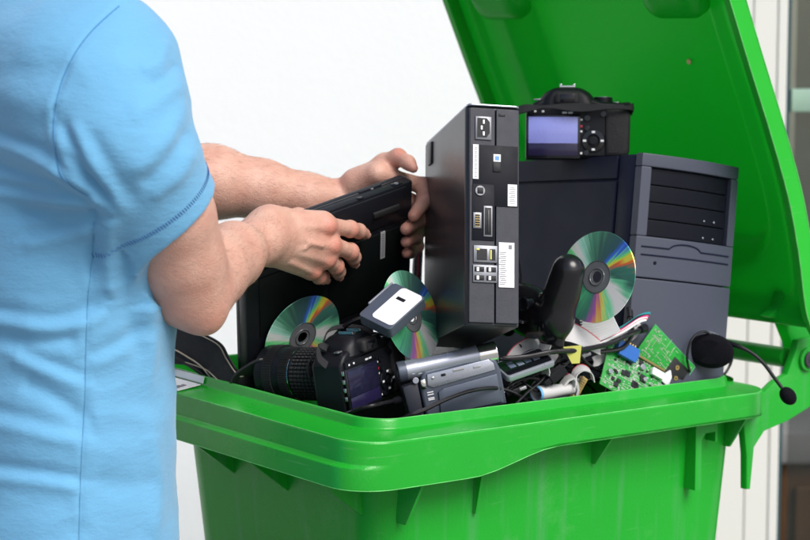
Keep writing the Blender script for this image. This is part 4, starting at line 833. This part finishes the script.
# right upper arm and forearm
HEM=P(169,212,2.205)
limb(fa,[(SHR,.056),(HEM,.0415),(lerp(HEM,ELR,.6),.0415),(ELR,.0385)],.02)
fa.cone(lerp(HEM,ELR,.1)+V((.006,.006,.0)),lerp(HEM,ELR,.7)+V((.010,.008,0)),.034,.030,.03)
fa.cone(HEM+V((-.005,-.003,-.004)),ELR+V((-.006,0,.012)),.034,.030,.03)
limb(fa,[(ELR,.037),(lerp(ELR,WRR,.3)+V((-.002,-.004,.002)),.0360),(lerp(ELR,WRR,.62)+V((-.004,0,.002)),.0315),(lerp(ELR,WRR,.9),.0268),(WRR,.0265)],.02)
fa.cone(P(206,318,2.265),P(203,310,2.27),.0175,.026,.026)
fa.cone(lerp(ELR,WRR,.15)+V((.006,-.012,-.010)),lerp(ELR,WRR,.6)+V((.0,-.008,-.010)),.025,.020,.025)
fa.cone(lerp(ELR,WRR,.1)+V((.0,.0,.022)),lerp(ELR,WRR,.55)+V((.0,.0,.014)),.024,.022,.03)
# left forearm
limb(fa,[(SHL+FW*.01+V((0,0,-.02)),.040),(lerp(SHL,ELL_,.5),.047),(ELL_,.041)],.02)
limb(fa,[(ELL_,.042),(P(165,181,2.665),.050),(P(212,182,2.685),.0465),(P(262,189,2.70),.0365),(P(305,197,2.715),.0295),(WRL,.0260)],.02)
RED=[]; NAIL=[]
# right hand: back towards the viewer, fingers on the laptop underside
def onlap(u,v,h): return hit(u,v)+LN*h
WB=P(270,236,2.483)
Rm={'i':(P(317,213,0) if 0 else onlap(309,213.5,.036)),'m':onlap(311,231,.041),'r':onlap(306.5,245.5,.040),'p':onlap(296,259,.034)}
fing={'i':[(Rm['i'],.0113),(onlap(338.5,221,.025),.0101),(onlap(352,226.5,.0145),.0090),(onlap(361,231,.0080),.0076)],
 'm':[(Rm['m'],.0114),(onlap(336.5,242,.030),.0103),(onlap(346,252,.016),.0091),(onlap(350.5,260,.0080),.0076)],
 'r':[(Rm['r'],.0113),(onlap(322,256.5,.030),.0097),(onlap(331,266,.016),.0087),(onlap(335,273,.0078),.0073)],
 'p':[(Rm['p'],.0102),(onlap(308,269,.024),.0086),(onlap(316.5,273,.014),.0078),(onlap(322,277,.0072),.0066)]}
wr={'i':WB+V((-.001,.002,.020)),'m':WB+V((.0,-.003,.008)),'r':WB+V((.0,-.003,-.006)),'p':WB+V((.0,.0,-.019))}
for q in 'imrp': fa.cone(wr[q],Rm[q]-LN*.004,.0175,.0135,.012)
fa.cone(WB,lerp(Rm['m'],Rm['r'],.5)-LN*.012,.022,.018,.016)
fa.cone(WRR,WB,.0262,.024,.018)
fa.cone(WRR+V((0,0,.014)),WB+V((.002,.0,.016)),.017,.0175,.014)
fa.cone(WRR+V((0,-.002,-.012)),WB+V((.0,.0,-.016)),.017,.0165,.014)
# thumb, round the top edge to the far side of the laptop
th=[(WB+V((.010,.018,.008)),.0150),(LM_@V((.085,.038,-.012)),.0120),(LM_@V((.112,.042,-.022)),.0105),(LM_@V((.138,.038,-.030)),.0090)]
limb(fa,th,.010)
fa.cone(th[0][0],Rm['i']-LN*.01,.014,.011,.014)
def finger(ch,key=None):
    for j,((a,ra),(b_,rb_)) in enumerate(zip(ch,ch[1:])):
        fa.cone(a,b_,ra*(1.0 if j else .98),rb_*.97,.0045 if j else .006)
        m_=lerp(a,b_,.5); 
    for (p_,r_) in ch[1:3]: fa.cone(p_,p_,r_*1.05,r_*1.05,.004)
for q in 'imrp':
    finger(fing[q]); fa.cone(Rm[q]+LN*.0035,Rm[q]+LN*.003,.0088,.0088,.008)
    d_=(Rm[q]-wr[q]); fa.cone(wr[q]+d_*.30+LN*.0155,Rm[q]+LN*.008,.0028,.0042,.005)
    RED+= [(Rm[q]+LN*.01,.013,1.0),(fing[q][1][0]+LN*.006,.011,.8),(fing[q][3][0],.010,.7)]
    a_,b_=fing[q][2][0],fing[q][3][0]; dr_=(b_-a_).normalized(); nn_=(LN-dr_*LN.dot(dr_)).normalized(); NAIL.append((b_+nn_*fing[q][3][1]*.80+dr_*.0020,dr_,nn_,fing[q][3][1]))
# web veins
vn=[V(p_) for p_ in (lerp(wr['i'],Rm['i'],.35)+LN*.0165,lerp(wr['m'],Rm['m'],.5)+LN*.0165,lerp(wr['m'],Rm['m'],.75)+LN*.0145)]
limb(fa,[(p_+LN*.0012,.0019) for p_ in vn],.004)
limb(fa,[(p_,.0015) for p_ in (lerp(wr['r'],Rm['r'],.15)+LN*.0165,lerp(wr['r'],Rm['m'],.45)+LN*.0165,lerp(wr['m'],Rm['m'],.55)+LN*.016)],.004)
# left hand round the right-hand end of the laptop
Lw=WRL; X1=LW
def lp(a,t_,b_): return LM_@V((a,t_,-b_))
LMc=[lp(X1-.016,LT+.030,.010),lp(X1-.014,LT+.033,.032),lp(X1-.016,LT+.032,.054),lp(X1-.022,LT+.028,.073)]
for k_,(m_,r_) in enumerate(zip(LMc,(.0125,.013,.0125,.011))):
    fa.cone(Lw+V((0,0,.012-.008*k_)),m_,.0185,r_,.012)
def tipat(u,v,h=.0086): return hit(u,v)+LN*h
fl=[[(LMc[0],.0120),(P(424,186,2.722),.0112),(P(424.5,201,2.700),.0104),(tipat(410,213,.0085),.0086)],
    [(LMc[1],.0120),(P(425,207,2.735),.0112),(P(419,220,2.712),.0102),(tipat(402,226.5,.0085),.0084)],
    [(LMc[2],.0112),(P(422,228,2.745),.0104),(P(415,237,2.722),.0095),(tipat(402.5,239.5,.0080),.0080)],
    [(LMc[3],.0100),(P(417,246,2.755),.0088),(P(410,252,2.735),.0080),(tipat(403,251,.0074),.0070)]]
for ch in fl:
    finger(ch); RED+=[(ch[1][0],.013,.9),(ch[3][0],.010,.8),(ch[2][0],.010,.5)]
lt=[(lerp(Lw,LMc[0],.30)+V((0,-.004,.014)),.0160),(P(384,163,2.722),.0118),(P(398,157,2.708),.0100),(P(408,162.5,2.690),.0082),(P(413.5,168.5,2.682),.0060)]
limb(fa,lt,.010); RED+=[(P(401,152,2.70),.012,.7),(lt[4][0],.010,.8)]
fa.cone(lt[0][0],LMc[0],.016,.012,.012)
va,fca=fa.mesh(); va=relax(va,fca,3)
# head, trunk and legs, coarser grid (under the clothes apart from neck and head)
fb=Field((-.80,1.98,.02),(-.05,2.72,1.86),.006)
HC=body(.075,0,1.665)
hx=np.array([[FW.x,RT.x,0],[FW.y,RT.y,0],[0,0,1]])
fb.ell(HC+V((0,0,.035)),(.098,.077,.100),hx,k=0); fb.ell(HC+FW*.028-V((0,0,.045)),(.066,.058,.075),hx,k=.04)
fb.cone(HC+FW*.098+V((0,0,.0)),HC+FW*.106-V((0,0,.028)),.010,.014,.014)                     # nose
fb.cone(HC+FW*.083-V((0,0,.064))+RT*.018,HC+FW*.083-V((0,0,.064))-RT*.018,.008,.008,.008)     # lips
fb.cone(HC+FW*.078-V((0,0,.100)),HC+FW*.074-V((0,0,.096)),.018,.018,.02)
for s in (-1,1):
    fb.ell(HC+RT*(.077*s)-FW*.004-V((0,0,.012)),(.018,.008,.031),hx,k=.008); fb.ell(HC+FW*.094+RT*(.032*s)+V((0,0,.006)),(.016,.018,.012),hx,k=.012,op='-')
    fb.ell(HC+FW*.078+RT*(.032*s)+V((0,0,.006)),(.012,.012,.012),None,k=.002)
    fb.cone(HC+FW*.092+RT*(.016*s)+V((0,0,.026)),HC+FW*.084+RT*(.046*s)+V((0,0,.026)),.008,.006,.012)
fb.cone(HC-V((0,0,.05))-FW*.02,body(-.005,0,1.46),.056,.064,.03)
limb(fb,[(body(0,0,1.40),.115),(body(.005,0,1.15),.112),(body(0,0,.95),.118)],.05)
for s in (-1,1):
    fb.cone(body(0,.12*s,1.40),body(-.01,.05*s,1.44),.040,.050,.04); limb(fb,[(body(0,.09*s,.92),.085),(body(.01,.10*s,.50),.058),(body(-.02,.105*s,.30),.055),(body(0,.11*s,.09),.038)],.03)
fb.cone(body(0,.0,1.39),SHR,.05,.045,.03)
vb,fcb=fb.mesh(); vb=relax(vb,fcb,2)
m_skin=bpy.data.materials.new('skin'); m_skin.use_nodes=True; t=m_skin.node_tree; N=t.nodes.new; L=t.links.new; bs=bsdf(m_skin)
tc=N('ShaderNodeTexCoord'); n1_=N('ShaderNodeTexNoise'); n1_.inputs['Scale'].default_value=38; n1_.inputs['Detail'].default_value=5; L(tc.outputs['Object'],n1_.inputs['Vector'])
mr=N('ShaderNodeMapRange'); mr.inputs['From Min'].default_value=.32; mr.inputs['From Max'].default_value=.68; L(n1_.outputs['Fac'],mr.inputs['Value'])
mx=N('ShaderNodeMix'); mx.data_type='RGBA'; mx.inputs[6].default_value=(.53,.28,.21,1); mx.inputs[7].default_value=(.61,.365,.28,1); L(mr.outputs[0],mx.inputs[0])
at=N('ShaderNodeAttribute'); at.attribute_name='flush'; mx2=N('ShaderNodeMix'); mx2.data_type='RGBA'; L(at.outputs['Fac'],mx2.inputs[0]); L(mx.outputs[2],mx2.inputs[6]); mx2.inputs[7].default_value=(.54,.17,.12,1)
sn=N('ShaderNodeTexVoronoi'); sn.inputs['Scale'].default_value=230; L(tc.outputs['Object'],sn.inputs['Vector']); fk=N('ShaderNodeMapRange'); fk.inputs['From Min'].default_value=.05; fk.inputs['From Max'].default_value=.22; fk.inputs['To Min'].default_value=.22; fk.inputs['To Max'].default_value=0; L(sn.outputs['Distance'],fk.inputs['Value'])
n5=N('ShaderNodeTexNoise'); n5.inputs['Scale'].default_value=70; L(tc.outputs['Object'],n5.inputs['Vector']); fm=N('ShaderNodeMath'); fm.operation='MULTIPLY'; L(fk.outputs[0],fm.inputs[0]); L(n5.outputs['Fac'],fm.inputs[1])
mx3=N('ShaderNodeMix'); mx3.data_type='RGBA'; L(fm.outputs[0],mx3.inputs[0]); L(mx2.outputs[2],mx3.inputs[6]); mx3.inputs[7].default_value=(.36,.15,.09,1); L(mx3.outputs[2],bs.inputs['Base Color'])
bs.inputs['Roughness'].default_value=.50; bs.inputs['Subsurface Weight'].default_value=.10; bs.inputs['Subsurface Radius'].default_value=(1,.35,.2); bs.inputs['Subsurface Scale'].default_value=.006
nb=N('ShaderNodeTexNoise'); nb.inputs['Scale'].default_value=520; nb.inputs['Detail'].default_value=4; L(tc.outputs['Object'],nb.inputs['Vector']); nw=N('ShaderNodeTexNoise'); nw.inputs['Scale'].default_value=120; nw.inputs['Distortion'].default_value=.3; L(tc.outputs['Object'],nw.inputs['Vector'])
ad=N('ShaderNodeMath'); ad.operation='MULTIPLY_ADD'; L(nw.outputs['Fac'],ad.inputs[0]); ad.inputs[1].default_value=.8; L(nb.outputs['Fac'],ad.inputs[2])
bp=N('ShaderNodeBump'); bp.inputs['Strength'].default_value=.75; bp.inputs['Distance'].default_value=.0011; L(ad.outputs[0],bp.inputs['Height']); L(bp.outputs[0],bs.inputs['Normal'])
vall=np.concatenate([va,vb]); fall=np.concatenate([fca,fcb+len(va)])
person=mesh_obj('person',vall,fall,m_skin)
fl_=np.zeros(len(vall))
for p_,r_,s_ in RED: fl_=np.maximum(fl_,s_*.80*np.exp(-((vall-n3(p_))**2).sum(1)/(r_*r_)))
fl_=np.maximum(fl_,.28*np.exp(-((vall-n3(P(204,320,2.25)))**2).sum(1)/.0014))
person.data.attributes.new('flush','FLOAT','POINT').data.foreach_set('value',fl_.astype(np.float32))
tag(person,'man in a light blue t-shirt seen from behind, lowering a laptop into the bin','person')
# short fair hairs on the forearms
rng=np.random.default_rng(4); NV=vnorm(va,fca); m_ahair=mat('fine arm hair',(.20,.11,.06),.6); hb=MB()
cand=[]
for a_,b_,n_ in ((lerp(ELR,WRR,.10),lerp(ELR,WRR,.95),520),(P(170,181,2.665),P(330,198,2.725),620)):
    ab=n3(b_)-n3(a_); t_=((va-n3(a_))@ab)/(ab@ab); dd_=np.linalg.norm(va-n3(a_)-t_[:,None]*ab,axis=1)
    ok=np.where((t_>.02)&(t_<1)&(dd_<.06)&(NV[:,1]<.1))[0]
    for i in rng.choice(ok,n_,replace=False): cand.append((i,ab/np.linalg.norm(ab)))
for i,ab in cand:
    p_=V(va[i]); n_=V(NV[i]); d_=V(ab)+V(rng.normal(0,.35,3))-V((0,0,.25)); d_=(d_-n_*d_.dot(n_)).normalized(); L_=rng.uniform(.006,.012)
    hb.tube([p_-n_*.0003,p_+n_*.0011+d_*L_*.5,p_+n_*.0009+d_*L_],[.00006,.00006,.00003],3)
hb.build('arm_hair',m_ahair,person)['kind']='stuff'
m_nail=mat('fingernail',(.60,.33,.26),.28,var=.04)
for c_,dr_,nn_,r_ in NAIL:
    M=frame(c_,dr_,nn_); b=MB(); b.ell((0,0,0),(.0052,.0042,.0016),14,M); b.build('fingernail',m_nail,person)
# t-shirt
ft=Field((-.86,1.96,.74),(-.10,2.74,1.60),.0036)
Zp=np.array([.74,.85,.95,1.1,1.25,1.36,1.44,1.49,1.53,1.56]); Fp=np.array([.0,.0,.0,.004,.012,.008,-.012,-.02,-.015,-.01])
Ap=np.array([.138,.136,.134,.130,.130,.122,.100,.078,.066,.064]); Bp=np.array([.182,.180,.176,.176,.182,.188,.172,.115,.078,.074])
X,Y,Z=[ft.o[k]+ft.h*np.arange(ft.n[k]) for k in range(3)]
X=X[:,None,None]-TC.x; Y=Y[None,:,None]-TC.y
f_=np.interp(Z,Zp,Fp);a_=np.interp(Z,Zp,Ap);b_=np.interp(Z,Zp,Bp)
ff=X*FW.x+Y*FW.y-f_; rr_=X*RT.x+Y*RT.y
q=((np.abs(ff)/a_)**2.25+(np.abs(rr_)/b_)**2.25)**(1/2.25); d_=(q-1)*np.minimum(a_,b_)*.9
d_=np.maximum(d_,(.775-Z)[None,None,:]); d_=np.maximum(d_,(Z-1.545)[None,None,:]); ft.a=np.minimum(ft.a,d_.astype(np.float32))
AX=(P(212,268,2.245)-P(160,198,2.20)).normalized()
f2=Field(ft.o,ft.o+ft.h*(ft.n-1),ft.h); f2.px=.10
f2.cone(SHR+V((-.004,.012,.0)),HEM-AX*.095,.076,.066,.0); f2.cone(HEM-AX*.095,HEM+AX*.02,.066,.0535,.03)
f2.cone(P(58,64,2.285),SHR,.066,.074,.05)
f2.plane(HEM,AX,0,lo=n3(HEM)-.10,hi=n3(HEM)+.13)
f2.cone(HEM+AX*.03,HEM-AX*.030,.0470,.0450,.0,op='-')
SLL=body(.03,-.19,1.425); HL=lerp(SHL,ELL_,.62); AL=(HL-SHL).normalized()
f2.cone(SLL,HL,.074,.060,.0); f2.cone(HL+AL*.03,HL-AL*.05,.057,.056,.0,op='-')
n_=np.minimum(ft.n,f2.n); q1=ft.a[:n_[0],:n_[1],:n_[2]]; q2=f2.a[:n_[0],:n_[1],:n_[2]]
h_=np.maximum(.075-np.abs(q1-q2),0)/.075; ft.a[:n_[0],:n_[1],:n_[2]]=np.minimum(q1,q2)-h_*h_*.075*.25
vt,fct=ft.mesh(); vt=relax(vt,fct,5)
def seg_d(uv,poly):
    best=np.full(len(uv),1e9); sd=np.zeros(len(uv)); tt=np.zeros(len(uv)); poly=np.array(poly,float); n_=len(poly)-1
    for i in range(n_):
        a,b2=poly[i],poly[i+1]; ab=b2-a; t=np.clip(((uv-a)@ab)/(ab@ab),0,1); dv=uv-a-t[:,None]*ab; d=np.hypot(dv[:,0],dv[:,1]); s=np.sign(ab[0]*dv[:,1]-ab[1]*dv[:,0])
        m=d<best; best[m]=d[m]; sd[m]=(s*d)[m]; tt[m]=(i+t[m])/n_
    return best,sd,tt
uv=projn(vt); NR=vnorm(vt,fct); view=vt-np.array([0,0,ZC]); front=np.clip(-(NR*view).sum(1)/np.linalg.norm(view,axis=1)*3,0,1)
SEAM=[(119,6),(104,19),(90,33),(76,52),(64,76),(57,100),(54,122),(55,145),(60,172),(72,186),(88,196)]
FOLDS=[ # polyline, width px, height m, kind (r ridge, v valley, s step)
 ([(57,122),(68,150),(84,180),(108,206)],9,.0050,'s'),([(62,150),(84,178),(112,205)],5,-.004,'r'),([(70,120),(92,165),(124,214)],8,.0035,'r'),
 ([(88,130),(112,170),(138,205)],9,-.0030,'r'),([(186,100),(165,140),(130,175)],10,.0032,'r'),([(190,128),(170,158),(140,186)],8,-.003,'r'),([(182,80),(160,100),(128,118)],10,.0028,'r'),
 ([(192,150),(178,175),(150,200)],7,.0028,'r'),([(166,40),(158,60),(140,72)],7,.003,'r'),([(176,62),(166,78),(150,86)],6,-.003,'r'),
 ([(-45,124),(30,150),(62,172),(92,196)],8,.0045,'s'),([(-45,154),(40,178),(92,200)],7,-.0040,'r'),([(-45,182),(50,198),(95,208)],7,.0038,'s'),([(10,215),(55,215),(98,212)],8,-.004,'r'),
 ([(20,240),(60,232),(100,222)],9,.004,'s'),([(94,210),(93,240),(90,280)],6,-.004,'r'),([(112,216),(108,250),(112,300)],9,.005,'r'),([(128,238),(124,270),(130,320),(140,360)],9,-.004,'r'),
 ([(140,250),(148,290),(150,340),(148,400)],8,.004,'r'),([(-45,306),(40,322),(80,318),(104,306)],9,.005,'s'),([(-45,334),(35,342),(78,338)],8,-.0042,'r'),([(14,352),(40,364),(84,382)],9,.0042,'s'),
 ([(20,382),(50,395),(86,420)],9,-.0042,'r'),([(-45,406),(40,428),(82,436)],10,.004,'s'),([(-45,466),(40,478),(82,484)],9,.0045,'s'),
 ([(88,360),(110,352),(150,330)],9,.003,'s'),([(90,420),(120,415),(158,420)],12,.003,'r'),([(92,480),(126,486),(160,480)],12,-.003,'r'),([(150,430),(156,480),(152,540)],9,.0035,'r'),([(-45,56),(40,66),(70,74)],18,-.003,'r'),([(-45,91),(40,100),(56,108)],16,.003,'r')]
disp=np.zeros(len(vt))
for poly,wd_,am,kd in FOLDS:
    poly=[(p_.x,p_.y) for p_ in cr([V((x_,y_,0)) for x_,y_ in poly],5)]
    d_,s_,t_=seg_d(uv,poly); g_=np.exp(-(d_/wd_)**2); en=np.clip(np.minimum(t_,1-t_)*5+.25,0,1)
    disp+=am*1.2*en*(g_ if kd=='r' else g_*s_/wd_*1.5)
d_,s_,t_=seg_d(uv,[(p_.x,p_.y) for p_ in cr([V((x_,y_,0)) for x_,y_ in SEAM],6)]); disp-=.0014*np.exp(-(d_/2.6)**2); disp+=.0007*np.exp(-((s_-5)/4)**2)
SIDE=[(94,222),(92,260),(88,300),(86,350),(85,400),(82,450),(80,500),(79,545)]
d_,s_,t_=seg_d(uv,SIDE); disp-=.0012*np.exp(-(d_/2.2)**2); disp+=.0012*np.sin(t_*38)*np.exp(-((d_-5)/7)**2)
wn=np.array([noise.noise(V((x_*7,y_*7,z_*16)))*.6+noise.noise(V((x_*22,y_*22,z_*34)))*.25+.7*(.35-abs(noise.noise(V((x_*9+z_*7,y_*9,z_*15-x_*8))))) for x_,y_,z_ in vt])
ax_n=np.array(AX); hd=(vt-n3(HEM))@ax_n; rad=np.linalg.norm((vt-n3(HEM))-hd[:,None]*ax_n,axis=1)
near=(rad<.075)&(hd>-.07)
disp=disp*np.where(near,np.clip(-hd/.05,0.12,1),1)
vt=vt+NR*(disp*front+wn*.0052*np.where(near,np.clip(-hd/.05,.1,1),1))[:,None]
m_shirt=mat('light blue cotton jersey',(.135,.37,.59),.85,var=.06,scale=14,spec=.25,sheen=.25)
t=m_shirt.node_tree; N=t.nodes.new; L=t.links.new; tc=N('ShaderNodeTexCoord')
w1=N('ShaderNodeTexNoise'); w1.inputs['Scale'].default_value=620; w1.inputs['Detail'].default_value=2; L(tc.outputs['Object'],w1.inputs['Vector'])
mp=N('ShaderNodeMapping'); mp.inputs['Scale'].default_value=(1,1,2.2); mp.inputs['Rotation'].default_value=(.3,.4,0); L(tc.outputs['Object'],mp.inputs[0]); w2_=N('ShaderNodeTexNoise'); w2_.inputs['Scale'].default_value=46; w2_.inputs['Detail'].default_value=6; w2_.inputs['Roughness'].default_value=.62; L(mp.outputs[0],w2_.inputs['Vector'])
b1=N('ShaderNodeBump'); b1.inputs['Strength'].default_value=.42; b1.inputs['Distance'].default_value=.0035; L(w2_.outputs['Fac'],b1.inputs['Height']); b2_=N('ShaderNodeBump'); b2_.inputs['Strength'].default_value=.35; b2_.inputs['Distance'].default_value=.0007; L(w1.outputs['Fac'],b2_.inputs['Height']); L(b1.outputs[0],b2_.inputs['Normal']); L(b2_.outputs[0],bsdf(m_shirt).inputs['Normal'])
shirt=mesh_obj('t_shirt',vt,fct,m_shirt,person)
m_thread=mat('dark blue thread',(.03,.12,.36),.8)
from mathutils.bvhtree import BVHTree
bvh=BVHTree.FromPolygons([V(p_) for p_ in vt],[tuple(int(i) for i in f_) for f_ in fct])
b=MB(); u0=AX.orthogonal().normalized(); u1=AX.cross(u0); last=None; NS=120
for k in range(NS):
    a=2*math.pi*k/NS
    for j in (0,1):
        o_=HEM-AX*(.0165+(.0048 if j else 0)); dd=u0*math.cos(a+j*.012)+u1*math.sin(a+j*.012); hp=bvh.ray_cast(o_+dd*.10,-dd,.08)[0]
        if hp is not None and j==0: first=hp+dd*.0004
        if hp is not None and j==1: b.tube([first,hp+dd*.0004],.00042,4)
b.build('hem_stitching',m_thread,shirt)['kind']='stuff'
m_seam=mat('shaded shirt seam',(.065,.23,.44),.9); m_seam2=mat('pale side seam thread',(.10,.30,.50),.9)  # armhole seam: its shadow line is painted as a darker blue
def seamline(poly,r,m_=m_seam):
    q=[]
    for p_ in cr([V((x_,y_,0)) for x_,y_ in poly],8):
        o_=V((0,0,ZC)); d_=(P(p_.x,p_.y,2)-o_).normalized(); h_=bvh.ray_cast(o_,d_,4)
        if h_[0] is not None: q.append(h_[0]-d_*.0002)
    b=MB(); b.tube(q,r,5); b.build('seam',m_,shirt)
seamline(SEAM,.0009); seamline(SIDE,.0006,m_seam2)
# hair, trousers, shoes
m_hair=mat('short brown hair',(.05,.028,.014),.6,bump=1,bscale=400); fh=Field(n3(HC)-.16,n3(HC)+.18,.005)
fh.ell(HC+V((0,0,.042))-FW*.006,(.106,.086,.104),hx,k=0); fh.ell(HC+FW*.075-V((0,0,.05)),(.085,.10,.115),hx,k=.02,op='-'); fh.ell(HC-V((0,0,.11)),(.2,.2,.055),hx,k=.02,op='-')
v_,f_=fh.mesh(); mesh_obj('hair',relax(v_,f_,2),f_,m_hair,person)
m_jean=mat('dark blue denim',(.03,.045,.10),.85,bump=.8,bscale=500); fj=Field((-.80,1.98,.05),(-.05,2.72,1.0),.008)
fj.ell(body(0,0,.84),(.122,.160,.10),hx,k=0)
for s in (-1,1): limb(fj,[(body(0,.085*s,.82),.088),(body(.01,.10*s,.50),.075),(body(-.02,.105*s,.30),.070),(body(-.01,.11*s,.10),.066)],.03)
v_,f_=fj.mesh(); mesh_obj('trousers',relax(v_,f_,2),f_,m_jean,person)
for s in (-1,1):
    fs=Field(n3(body(.05,.11*s,0))-.2,n3(body(.05,.11*s,.25))+.2,.006); fs.cone(body(-.05,.11*s,.045),body(.16,.12*s,.036),.046,.036,0); fs.cone(body(-.02,.11*s,.11),body(-.01,.11*s,.05),.05,.05,.03); fs.plane(body(0,0,.004),(0,0,-1))
    v_,f_=fs.mesh(); mesh_obj('shoe',relax(v_,f_,2),f_,M_black,person)
